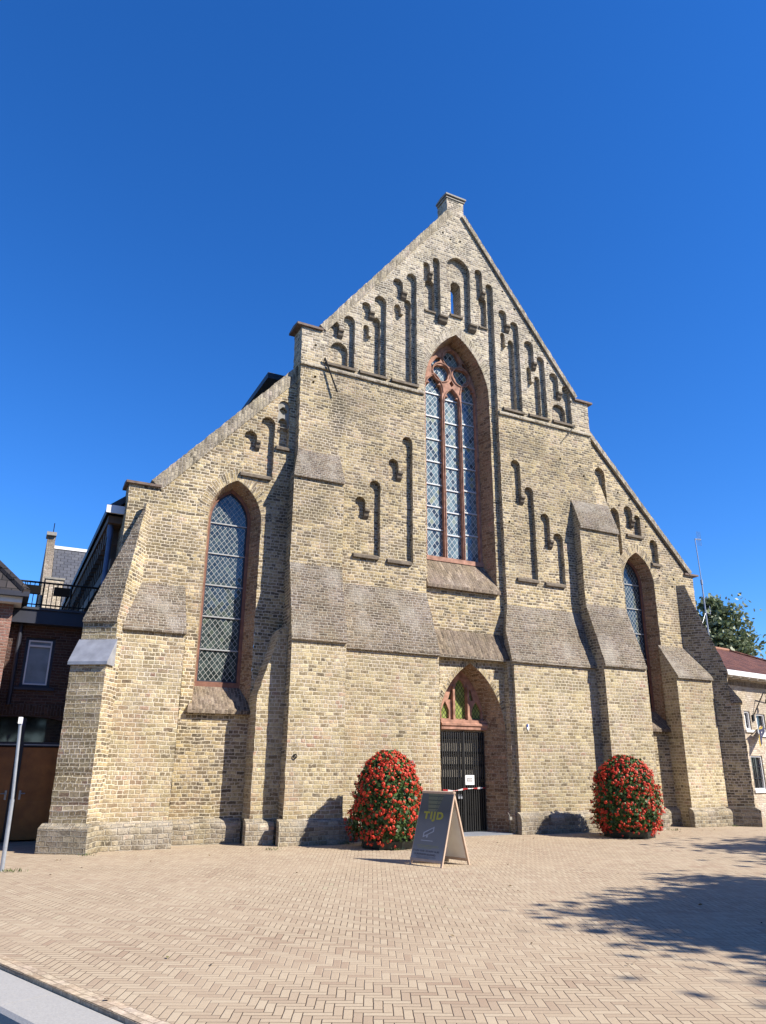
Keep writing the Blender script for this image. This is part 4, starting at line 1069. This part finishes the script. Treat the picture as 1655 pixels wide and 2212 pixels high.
def flower_tower(cx, cy, h, r, label, seed, ex=2.3):
    g = np.random.default_rng(seed)
    root = thing('flower_tower', label, 'planter', (cx, cy, 0), 'towers of red geraniums before the church')
    mb = MB(); n = 8
    for k_ in range(n):
        a0, a1 = 2 * math.pi * k_ / n, 2 * math.pi * (k_ + 1) / n
        pts = [(.50, 0.0), (.56, .02), (.58, .15), (.52, .20), (.44, .22)]
        for (r0, z0), (r1, z1) in zip(pts, pts[1:]):
            mb.face([(cx + r0 * math.cos(a0), cy + r0 * math.sin(a0), z0), (cx + r0 * math.cos(a1), cy + r0 * math.sin(a1), z0), (cx + r1 * math.cos(a1), cy + r1 * math.sin(a1), z1), (cx + r1 * math.cos(a0), cy + r1 * math.sin(a0), z1)], POT)
        mb.box(cx + .5 * math.cos(a0) - .05, cx + .5 * math.cos(a0) + .05, cy + .5 * math.sin(a0) - .05, cy + .5 * math.sin(a0) + .05, 0, .06, POT)
    mb.face([(cx + .45 * math.cos(2 * math.pi * k_ / n), cy + .45 * math.sin(2 * math.pi * k_ / n), .21) for k_ in range(n)], POT)
    mb.build('pot', root)
    def prof(t):   # radius along height 0..1
        return r * np.where(t < .22, .84 + .16 * np.sin(np.clip(t, 0, .22) / .22 * math.pi / 2), np.sqrt(np.clip(1 - ((t - .22) / .79) ** ex, 0, 1)))
    z0 = .16
    lump = lambda a, t: 1 + .06 * np.sin(2 * a + 5 * t + seed) + .06 * np.sin(5 * a - 13 * t + seed) + .05 * np.sin(11 * a + 23 * t)
    mb = MB()
    for i in range(10):
        za, zb = z0 + (h - z0) * i / 10, z0 + (h - z0) * (i + 1) / 10
        ra, rb = [float(prof(np.array(q / 10.0)) * .72) for q in (i, i + 1)]
        for k_ in range(14):
            a0, a1 = 2 * math.pi * k_ / 14, 2 * math.pi * (k_ + 1) / 14
            mb.face([(cx + ra * math.cos(a0), cy + ra * math.sin(a0), za), (cx + ra * math.cos(a1), cy + ra * math.sin(a1), za), (cx + rb * math.cos(a1), cy + rb * math.sin(a1), zb), (cx + rb * math.cos(a0), cy + rb * math.sin(a0), zb)], LEAFB)
    mb.build('inner_stems', root)
    def surf(n, lo, hi):
        t = g.uniform(0, 1, n) ** .9; a = g.uniform(0, 2 * math.pi, n); rr = prof(t) * lump(a, t) * g.uniform(lo, hi, n)
        C = np.stack([cx + rr * np.cos(a), cy + rr * np.sin(a), z0 + (h - z0) * t * g.uniform(.985, 1.015, n)], 1)
        nz = np.where(t > .6, (t - .6) * 2.0, -.1)
        N = unit(np.stack([np.cos(a), np.sin(a), nz], 1)); return C, N
    C, N = surf(7500, .78, 1.03)
    T = unit(g.normal(0, 1, C.shape) - 0); N2 = unit(N + g.normal(0, .55, C.shape)); T = unit(T - N2 * (T * N2).sum(1, keepdims=True)); B = np.cross(N2, T)
    s = g.uniform(.02, .042, (len(C), 1)); s2 = g.uniform(0, 1, len(C)) < .06
    C[s2] += N[s2] * g.uniform(.02, .10, (s2.sum(), 1)) - np.array([0, 0, .03])
    quads_mesh('foliage', C, T * s, B * s * .85, LEAFB, root, .3)
    Cf, Nf = surf(1750, .94, 1.09); Cf[:, 2] -= np.where(Cf[:, 2] < .5, g.uniform(0, .14, len(Cf)), 0)
    k_ = 13
    keep = np.sin(9 * Cf[:, 0] + seed) * np.sin(8 * Cf[:, 1] + 2) + np.sin(7.3 * Cf[:, 2] + seed) * .7 + g.normal(0, .6, len(Cf)) > -.75
    Cf = Cf[keep]; Nf = Nf[keep]
    C = np.repeat(Cf, k_, 0); N = np.repeat(Nf, k_, 0)
    sz = np.repeat(g.uniform(.5, 1.4, (len(Cf), 1)), k_, 0)
    d = unit(g.normal(0, 1, C.shape)) ; C = C + d * .023 * sz + N * .012; N2 = unit(d * 1.2 + N)
    T = unit(np.cross(N2, g.normal(0, 1, C.shape))); B = np.cross(N2, T); s = g.uniform(.010, .0155, (len(C), 1)) * sz
    quads_mesh('blossoms', C, T * s, B * s, PETAL, root, .25)
flower_tower(-2.88, -1.36, 1.80, .74, 'red geranium tower left of the black gate, behind the sandwich board', 3, 1.75)
flower_tower(3.40, -1.45, 1.78, .76, 'red geranium tower before the right buttress of the church', 11, 2.05)

BARK = plain('grey brown bark', (0.09, 0.07, 0.05), .9, var=.35, scale=12, bump=.02)
def tree(name, label, cat, base, th, crown_c, crown_r, nclump, nleaf, leaf, mat, seed, group=None, clump_r=.9, shell=.45):
    g = np.random.default_rng(seed); root = thing(name, label, cat, base, group)
    bx, by, bz = base; cc = np.array(crown_c); cr = np.array(crown_r)
    d = unit(g.normal(0, 1, (nclump, 3))); rad = g.uniform(shell, 1, (nclump, 1)) ** .6
    CL = cc + d * rad * cr
    mb = MB(); top = Vector((cc[0], cc[1], cc[2] - cr[2] * .25)); b0 = Vector(base)
    pts = [b0, b0.lerp(top, .35) + Vector((.08, .05, 0)), b0.lerp(top, .7) - Vector((.06, .1, 0)), top]
    rads = [th, th * .78, th * .6, th * .4]
    for i in range(3): mb.bar(pts[i], pts[i + 1], rads[i], BARK, 10, rads[i + 1])
    for c in CL[:min(nclump, 26)]:
        s = pts[1].lerp(top, g.uniform(.4, 1)); e = Vector(c); mid = s.lerp(e, .5) + Vector((0, 0, .25))
        mb.bar(s, mid, th * .3, BARK, 6, th * .18); mb.bar(mid, e, th * .18, BARK, 6, th * .05)
    mb.build('trunk', root)
    per = nleaf // nclump
    C = np.repeat(CL, per, 0) + g.normal(0, 1, (nclump * per, 3)) * np.repeat(g.uniform(.55, 1.1, (nclump, 1)), per, 0) * clump_r * .5
    N = unit(g.normal(0, 1, C.shape) + np.array([0, 0, .5])); T = unit(np.cross(N, g.normal(0, 1, C.shape))); B = np.cross(N, T)
    s = g.uniform(.6, 1.2, (len(C), 1)) * leaf
    quads_mesh('crown', C, T * s, B * s * .55, mat, root, .2)
    return root
LEAFT = leafmat('tree leaf', [(0, (0.02, 0.045, 0.012)), (0.5, (0.05, 0.095, 0.022)), (1, (0.11, 0.16, 0.04))], .5, .3, .6)
LEAFG = leafmat('grey green leaf', [(0, (0.07, 0.11, 0.05)), (0.5, (0.18, 0.235, 0.11)), (1, (0.38, 0.42, 0.25))], .5, .25, .6)

# ------------------------------------------------------------------ left: dark brick house
hl = thing('dark_brick_house', 'dark red brick house with brown doors and roof terrace left of the church', 'house', (-10.5, 2.5, 0))
YH = 2.5
mb = MB()
wo = [(-9.88, 3.08), (-9.28, 3.08), (-9.28, 4.16), (-9.88, 4.16)]
do = [(-10.9, 0), (-8.80, 0), (-8.80, 2.36), (-9.1, 2.44), (-9.66, 2.48), (-10.3, 2.44), (-10.9, 2.36)]
do = [(x, max(z, .0)) for x, z in do]
sheet(mb, [(-14.5, -.1), (-8.37, -.1), (-8.37, 4.42), (-14.5, 4.42)], [wo, [(x, z + (.0 if z else -.05)) for x, z in do]], YH, B_DARK)
walls(mb, wo, YH, YH + .14, B_DARK); walls(mb, do, YH, YH + .22, B_DARK)
mb.box(-14.5, -8.37, 2.9, 9.0, 0, 4.3, B_DARK)
mb.box(-10.95, -8.75, YH - .02, YH + .1, 2.50, 2.72, brick('soldier course', .21, .062, [(0, (0.045, 0.025, 0.02)), (1, (0.11, 0.055, 0.04))], (.15, .12, .11), .01, header=2, grime=.1, lime=0, vertical=True))
mb.build('wall', hl)
mb = MB(); mb.box(-14.5, -8.5, YH - .28, YH + .1, 4.42, 4.72, NAVYFR); mb.box(-14.5, -8.5, YH - .32, 9, 4.72, 4.77, LEADROOF); mb.build('roof_terrace_edge', hl)
wn_ = MB(); i_ = [(-9.82, 3.14), (-9.34, 3.14), (-9.34, 4.10), (-9.82, 4.10)]; sheet(wn_, wo, [i_], YH + .07, NAVYFR); i2 = [(-9.79, 3.17), (-9.37, 3.17), (-9.37, 4.07), (-9.79, 4.07)]
wf = wn_.build('window', hl)
mb = MB(); sheet(mb, i_, [i2], YH + .06, WHITE); walls(mb, i2, YH + .06, YH + .10, WHITE); mb.box(-9.79, -9.37, YH + .05, YH + .08, 3.96, 4.0, WHITE); mb.build('white_casement', wf)
mb = MB(); mb.face([(-9.85, YH + .10, 3.1), (-9.3, YH + .10, 3.1), (-9.3, YH + .10, 4.15), (-9.85, YH + .10, 4.15)], CURT); mb.build('pane', wf)
mb = MB(); mb.box(-9.98, -9.18, YH - .06, YH + .12, 3.02, 3.075, NAVYFR); mb.build('sill', wf)
for x0, x1, hx in ((-9.60, -8.88, -9.53), (-10.62, -9.74, -9.80)):
    mb = MB(); mb.box(x0, x1, YH + .12, YH + .17, .02, 1.84, DOORWD)
    for a, b in ((.35, .75), (.92, 1.72)): mb.box(x0 + .12, x1 - .12, YH + .10, YH + .121, a, b, DOORWD)
    d_ = mb.build('door', hl)
    mb = MB(); mb.box(hx - .02, hx + .02, YH + .09, YH + .12, .80, .98, STEEL); mb.bar((hx, YH + .07, .92), (hx + (.1 if hx > -9.7 else -.1), YH + .07, .92), .012, STEEL, 6); mb.build('handle', d_)
mb = MB(); mb.box(-9.74, -9.60, YH + .08, YH + .2, 0, 1.86, NAVYFR); mb.box(-8.88, -8.78, YH + .08, YH + .2, 0, 2.4, NAVYFR); mb.box(-10.9, -8.78, YH + .08, YH + .2, 1.86, 1.95, NAVYFR)
mb.box(-9.72, -9.62, YH + .08, YH + .2, 1.95, 2.44, NAVYFR); mb.box(-9.6, -8.9, YH + .065, YH + .08, 1.885, 1.905, STEEL); mb.box(-10.6, -9.75, YH + .065, YH + .08, 1.885, 1.905, STEEL)
mb.build('door_frame', hl)
mb = MB(); mb.face([(-10.9, YH + .16, 1.9), (-8.78, YH + .16, 1.9), (-8.78, YH + .16, 2.5), (-10.9, YH + .16, 2.5)], PANE); mb.build('transom_light', hl)
mb = MB(); mb.bar((-10.03, YH - .07, 4.62), (-10.03, YH - .07, 2.7), .045, NAVYFR, 10); mb.box(-10.1, -9.96, YH - .14, YH, 4.42, 4.62, NAVYFR); mb.build('downpipe', hl)
# projecting pinkish wing with hipped pantile roof
mb = MB(); mb.box(-14.5, -10.24, 1.8, 6.0, 0, 4.72, B_PINK); mb.build('wing_wall', hl)
mb = MB()
A = [(-15, 1.42, 4.92), (-9.98, 1.42, 4.92), (-9.98, 7, 4.92), (-15, 7, 4.92)]
mb.box(-15, -9.98, 1.42, 6.5, 4.84, 4.94, NAVYFR); mb.box(-15, -10.1, 1.55, 6.4, 4.72, 4.84, OFFWH); mb.build('wing_eaves', hl)
mb = MB(); E0 = (-15, 1.45, 4.94); E1 = (-10.05, 1.45, 4.94); E2 = (-10.05, 6.8, 4.94); T1 = (-12.3, 4.1, 7.4); T0 = (-15, 4.1, 7.4)
mb.face([E0, E1, T1, T0], T_DARK); mb.face([E1, E2, T1], T_DARK); mb.face([E2, (-15, 6.8, 4.94), T0, T1], T_DARK)
mb.bar(E1, T1, .09, T_DARK, 8); mb.build('wing_roof', hl)
# terrace railing
mb = MB(); mb.bar((-10.3, 2.35, 5.36), (-8.52, 2.35, 5.36), .022, IRON, 8); mb.bar((-10.3, 2.35, 4.86), (-8.52, 2.35, 4.86), .014, IRON, 6)
for i in range(19):
    x = -10.28 + i * .0965; mb.bar((x, 2.35, 4.77), (x, 2.35, 5.36), .018 if i % 6 == 0 else .009, IRON, 6)
mb.bar((-10.28, 2.35, 5.36), (-10.28, 6, 5.36), .022, IRON, 8)
for i in range(14): mb.bar((-10.28, 2.6 + i * .25, 4.77), (-10.28, 2.6 + i * .25, 5.36), .009, IRON, 6)
mb.build('terrace_railing', hl)
for x, l in ((-9.93, 'left of two dark planters hung on the roof terrace railing'), (-9.32, 'right of two dark planters hung on the roof terrace railing')):
    root = thing('railing_planter', l, 'planter', (x, 2.35, 5.1), 'planters on the terrace railing')
    mb = MB(); prism(mb, [(2.24, 5.08), (2.20, 5.26), (2.34, 5.26), (2.34, 5.08)], x - .17, x + .17, IRON, IRON, step=9); mb.build('trough', root)
    for s in (-.12, .12):
        mb = MB(); mb.bar((x + s, 2.22, 5.26), (x + s, 2.36, 5.38), .008, IRON, 6); mb.build('hook', root)

# ------------------------------------------------------------------ far stone house behind the church
sh = thing('stone_gable_house', 'distant slate roofed house with tall brown gable and stone chimney beyond the terrace', 'house', (-6, 21, 0))
mb = MB(); mb.box(-9.1, -2, 17, 25, 0, 7.6, B_MID); mb.build('wall', sh)
mb = MB(); A = [(-9.0, 16.8, 7.4), (-2, 16.8, 7.4), (-2, 21, 11.0), (-9.0, 21, 11.0)]; mb.face(A, T_SLATE); mb.face([(-9.0, 21, 11.0), (-2, 21, 11.0), (-2, 25.2, 7.4), (-9.0, 25.2, 7.4)], T_SLATE)
mb.build('roof', sh)
mb = MB(); mb.box(-9.05, -2, 20.9, 21.1, 10.96, 11.1, WHITE); mb.build('ridge_cap', sh)
mb = MB()
poly = [(16.6, 7.2), (25.4, 7.2), (21.3, 11.2), (21.3, 11.5), (20.75, 11.5), (20.75, 11.2)]
A = [(-9.36, y, z) for y, z in poly]; Bq = [(-9.02, y, z) for y, z in poly]
for i in range(6):
    j = (i + 1) % 6; mb.face([A[i], A[j], Bq[j], Bq[i]], B_WEA)
mb.face(A[::-1], B_WEA); mb.face(Bq, B_WEA); mb.build('gable_parapet', sh)
mb = MB(); mb.box(-9.42, -9.0, 20.6, 21.4, 11.5, 11.66, GREYST); mb.build('gable_cap', sh)
mb = MB(); mb.box(-9.28, -8.62, 16.3, 17, 7.2, 8.5, B_TAN); mb.box(-9.32, -8.58, 16.26, 17.04, 8.5, 8.58, GREYST); mb.build('chimney', sh)
mb = MB(); mb.bar((-9.15, 21, 11.66), (-9.15, 21, 12.2), .02, IRON, 6); mb.build('lightning_rod', sh)

# ------------------------------------------------------------------ right: tan house
hd = Vector((.987, .16, 0)); hn = Vector((.16, -.987, 0)); h0 = Vector((12.65, 2.0, 0))
def hp(s, d, z): q = h0 + hd * s - hn * d; return Vector((q.x, q.y, z))     # s along front, d depth into house
hr = thing('tan_brick_house', 'pale tan brick house with red tiled hipped roof right of the church', 'house', (15, 4, 0))
def hquad(mb, s0, s1, z0, z1, d, m): mb.face([hp(s0, d, z0), hp(s1, d, z0), hp(s1, d, z1), hp(s0, d, z1)], m)
class HB(MB):
    def hbox(self, s0, s1, d0, d1, z0, z1, m): self.obox(hp((s0 + s1) / 2, (d0 + d1) / 2, (z0 + z1) / 2), hd * ((s1 - s0) / 2), -hn * ((d1 - d0) / 2), Vector((0, 0, (z1 - z0) / 2)), m)
ws = [(-.38, .0, 2.76, 3.36), (.36, .95, 2.64, 3.30), (-.36, .38, .86, 1.93), (1.6, 2.2, 2.64, 3.3), (1.5, 2.3, .86, 1.93), (3.2, 3.8, 2.64, 3.3), (3.1, 3.9, .86, 1.93), (5.4, 6.0, 2.64, 3.3), (5.3, 6.1, .86, 1.93)]
mb = HB()
V2 = [[(s0, z0), (s1, z0), (s1, z1), (s0, z1)] for s0, s1, z0, z1 in ws]
tmp = MB(); sheet(tmp, [(-2.6, -.1), (7.6, -.1), (7.6, 4.5), (-2.6, 4.5)], V2, 0, B_TAN)
for q in V2: walls(tmp, q, 0, .12, B_TAN)
for f in tmp.f: mb.face([hp(tmp.v[i][0], tmp.v[i][1], tmp.v[i][2]) for i in f], B_TAN)
mb.hbox(-2.6, 7.6, .2, 6.4, 0, 4.4, B_TAN)
mb.build('wall', hr)
for s0, s1, z0, z1 in ws:
    fw = HB(); e = .05
    fw.hbox(s0, s0 + e, .04, .11, z0, z1, WHITE); fw.hbox(s1 - e, s1, .04, .11, z0, z1, WHITE); fw.hbox(s0 + e, s1 - e, .04, .11, z0, z0 + e, WHITE); fw.hbox(s0 + e, s1 - e, .04, .11, z1 - e, z1, WHITE)
    if z0 < 2:
        for t in (1 / 3, 2 / 3): fw.hbox(s0 + e, s1 - e, .07, .10, z0 + (z1 - z0) * t - .012, z0 + (z1 - z0) * t + .012, BLACK)
        fw.hbox((s0 + s1) / 2 - .012, (s0 + s1) / 2 + .012, .07, .10, z0 + e, z1 - e, BLACK)
    w_ = fw.build('window', hr)
    mb = HB(); hquad(mb, s0, s1, z0, z1, .115, PANE)
    if z0 > 2:
        mb2 = HB()
        for i in range(6): hquad(mb2, s0 + .05 + i * .035, s0 + .07 + i * .035, z0 + .04, z1 - .04, .105 + .006 * (i % 2), WHITE)
        mb2.build('curtain', w_)
    mb.build('pane', w_)
    mb = HB(); mb.hbox(s0 - .06, s1 + .06, -.05, .1, z0 - .09, z0 - .005, WHITE); mb.build('sill', w_)
mb = HB(); mb.hbox(-3.0, 8.0, -.42, -.30, 4.44, 4.60, WHITE); mb.hbox(-3.0, 8.0, -.30, .1, 4.52, 4.56, OFFWH)
for i in range(19): mb.hbox(-2.5 + i * .55, -2.38 + i * .55, -.30, .0, 4.40, 4.52, WHITE)
mb.build('eaves', hr)
mb = HB(); mb.hbox(-2.6, 7.6, -.025, .02, 4.18, 4.34, B_SILL); mb.build('brick_frieze', hr)
mb = HB(); a, b, c, d = hp(-3.0, -.42, 4.60), hp(8.0, -.42, 4.60), hp(8.0, 6.8, 4.60), hp(-3.0, 6.8, 4.60); r0, r1 = hp(-2.0, 3.2, 6.22), hp(4.9, 3.2, 6.22)
mb.face([a, b, r1, r0], T_RED); mb.face([b, c, r1], T_RED); mb.face([c, d, r0, r1], T_RED); mb.face([d, a, r0], T_RED)
mb.build('roof', hr)
mb = HB(); mb.bar(r0, r1, .09, plain('orange ridge tile', (.36, .16, .09), .8), 8); mb.bar(b, r1, .08, T_RED, 8); mb.build('ridge', hr)
# TV mast on the ridge
an = hp(3.6, 3.2, 6.2)
ant = thing('antenna_mast', 'tall thin grey antenna mast on the red roof ridge', 'antenna', an)
mb = MB(); mb.bar(an, an + Vector((.0, 0, 2.9)), .03, STEEL, 8); mb.bar(an + Vector((0, 0, 2.9)), an + Vector((-.05, 0, 4.7)), .02, STEEL, 8); mb.bar(an + Vector((0, 0, 2.7)), an + Vector((0, 0, 2.9)), .05, STEEL, 8); mb.build('pole', ant)
mb = MB(); t_ = an + Vector((-.05, 0, 4.7)); mb.bar(t_, t_ + Vector((.6, .2, .12)), .03, STEEL, 6)
for i in range(4): q = t_ + Vector((.15 + .13 * i, .05 * i, .04 + .02 * i)); mb.bar(q - Vector((0, 0, .3)), q + Vector((0, 0, .34)), .007, STEEL, 5)
mb.build('aerial', ant)
mb = MB(); q = an + Vector((0, 0, 1.5)); mb.bar(q, q + Vector((.28, 0, -.05)), .014, STEEL, 6); mb.bar(q + Vector((.28, 0, -.05)), q + Vector((.28, 0, .3)), .014, STEEL, 6); mb.bar(q, q + Vector((-.9, -.2, -1.2)), .006, STEEL, 5); mb.build('stay', ant)
# lamp arm and flag
la = thing('wall_lamp', 'small black lantern hanging from a slanted iron arm on the tan house', 'lamp', hp(.18, 0, 3.2))
mb = MB(); p0, p1 = hp(.16, -.02, 3.2), hp(.62, -.25, 4.0); mb.bar(p0, p1, .02, IRON, 6); mb.bar(p1, hp(1.3, -.3, 4.0), .018, IRON, 6); mb.obox(hp(.14, .0, 3.15), hd * .05, hn * .05, (0, 0, .1), IRON); mb.build('arm', la)
mb = MB(); p2 = hp(.72, -.27, 3.78); mb.bar(hp(.66, -.26, 4.0), p2, .006, IRON, 5); mb.bar(p2, p2 - Vector((0, 0, .14)), .035, IRON, 8, .06); mb.build('lantern', la)
fl = thing('flag', 'dark blue and yellow flag drooping from a pole on the tan house', 'flag', hp(.0, -.1, 2.6))
NAVY = plain('navy flag cloth', (.02, .022, .085), .8); YELF = plain('yellow flag cloth', (.55, .38, .03), .8)
mb = MB(); N = 10
F0 = hp(-.20, -.35, 2.80); F1 = hp(.55, -.10, 2.88); F2 = hp(-.22, -.32, 2.20)
def fp(s, t): return F0.lerp(F1, s) + (F2 - F0) * t * (1 - .85 * s) + Vector((.03 * math.sin(6 * s + 4 * t), .05 * math.sin(9 * s + 3 * t), -.05 * math.sin(math.pi * s) * t))
for i in range(N):
    for j in range(N):
        s, t, d_ = i / N, j / N, 1 / N
        m = YELF if (i < 1 or (j < 1)) else NAVY
        if 3 <= i <= 4 and 3 <= j <= 6 and (i + j) % 2 == 0: m = OFFWH
        mb.face([fp(s, t), fp(s + d_, t), fp(s + d_, t + d_), fp(s, t + d_)], m)
mb.build('cloth', fl)
mb = MB(); mb.bar(hp(.60, 0.0, 2.9), hp(-.25, -.38, 2.81), .016, WOOD, 6); mb.build('flag_pole', fl)

# ------------------------------------------------------------------ sign post
sp = thing('street_sign_post', 'thin grey steel post with small blue street sign at the left edge', 'sign post', (-9.79, -2.16, 0))
mb = MB(); b0 = Vector((-9.79, -2.16, 0)); mb.bar(b0, b0 + Vector((-.01, 0, 1.0)), .032, STEEL, 12); mb.bar(b0 + Vector((-.01, 0, 1.0)), b0 + Vector((-.07, 0, 2.22)), .024, STEEL, 12); mb.build('pole', sp)
SBLUE = plain('blue sign enamel', (.02, .05, .3), .35)
mb = MB(); t_ = b0 + Vector((-.07, 0, 2.17)); dv = Vector((.10, .99, 0)).normalized(); mb.obox(t_ + dv * .22 + Vector((0, 0, -.0)), dv * .24, Vector((dv.y, -dv.x, 0)) * .006, (0, 0, .055), SBLUE); mb.build('sign_plate', sp)
mb = MB(); mb.obox(t_, dv * .045, Vector((dv.y, -dv.x, 0)) * .03, (0, 0, .05), WHITE); mb.build('bracket', sp)

# ------------------------------------------------------------------ trees
tree('garden_tree', 'leafy grey green tree rising behind the red tiled roof', 'tree', (30.2, 17.5, 0), .35, (30.2, 17.5, 8.9), (2.35, 2.6, 2.7), 64, 12000, .16, LEAFG, 5, clump_r=.95)
tree('plane_tree', 'broad leafy tree off to the right casting shade on the square', 'tree', (3.6, -15.6, 0), .3, (3.85, -16.9, 5.6), (3.5, 4.5, 2.4), 290, 72000, .11, LEAFT, 21, 'trees around the square', clump_r=.75, shell=.1)
tree('plane_tree', 'second leafy tree farther right on the square', 'tree', (10.5, -11.5, 0), .28, (10.5, -11.5, 5.6), (3.0, 3.0, 2.4), 70, 14000, .13, LEAFT, 22, 'trees around the square', clump_r=1.1, shell=.2)
NUMW = ('first', 'second', 'third', 'fourth', 'fifth', 'sixth', 'seventh', 'eighth')
for i, (x, y, h_) in enumerate(((-29, -33, 12), (-21, -35, 13.5), (-13, -33, 12), (-5, -35, 13), (3.5, -34, 12.5), (12, -35, 13), (20, -33, 11.5), (28, -31, 12))):  # unseen row mirrored in the windows, made tall and dense to block low sky
    tree('sky_block_tree', '%s from the left in the unseen tree row across the square, made tall to block low sky' % NUMW[i], 'tree', (x, y, 0), .3, (x, y, h_ * .56), (4.6, 3.6, h_ * .42), 60, 6000, .42, LEAFT, 40 + i, 'trees across the square', clump_r=1.6)

# ------------------------------------------------------------------ weeds in the joints
spots = [(-9.70, -2.3), (-9.6, -2.35), (-8.4, -.62), (5.9, .30), (6.05, .28), (6.2, .3), (5.85, -.55), (4.2, -.55), (3.9, -.2), (4.0, -.22), (8.5, -.2), (-5.2, -1.0), (-3.4, -.55), (-3.0, -1.9), (8.9, -.3)]
Cs = []; Ts = []; Bs = []
for x, y in spots:
    for _ in range(26):
        l = random.uniform(.012, .04); a = random.uniform(0, 6.28); T = np.array([math.cos(a) * .5, math.sin(a) * .5, 1.0]); T = T / np.linalg.norm(T) * l
        b = np.cross(T, [math.cos(a * 3), math.sin(a * 3), .1]); b = b / (np.linalg.norm(b) + 1e-9) * .005
        Cs.append(np.array([x + random.gauss(0, .07), y + random.gauss(0, .05), 0]) + T); Ts.append(T); Bs.append(b)
WEED = leafmat('weed blade', [(0, (.05, .09, .02)), (1, (.2, .24, .07))], .6, .2)
o = quads_mesh('weeds', np.array(Cs), np.array(Ts), np.array(Bs), WEED); tag(o, 'thin green weeds sprouting along the paving and wall foot', 'weeds', kind='stuff')

LITTER = leafmat('dry leaf', [(0, (.10, .06, .03)), (0.6, (.22, .14, .06)), (1, (.20, .22, .08))], .8, .1)
n = 130; gl = np.random.default_rng(5)
xs = np.concatenate([gl.uniform(-9.5, 8.5, 70), gl.uniform(-9, 9, 60)]); ys = np.concatenate([gl.uniform(-12.5, -1, 70), gl.uniform(-1.5, -.6, 60)])
C = np.stack([xs, ys, np.full(n, .012)], 1); Nn = unit(np.stack([gl.normal(0, .3, n), gl.normal(0, .3, n), np.ones(n)], 1)); T = unit(np.cross(Nn, gl.normal(0, 1, (n, 3)))); Bb = np.cross(Nn, T); sz = gl.uniform(.012, .03, (n, 1))
tag(quads_mesh('leaf_litter', C, T * sz, Bb * sz * .6, LITTER, None, .3), 'small dry leaves scattered over the paving', 'leaf litter', kind='stuff')
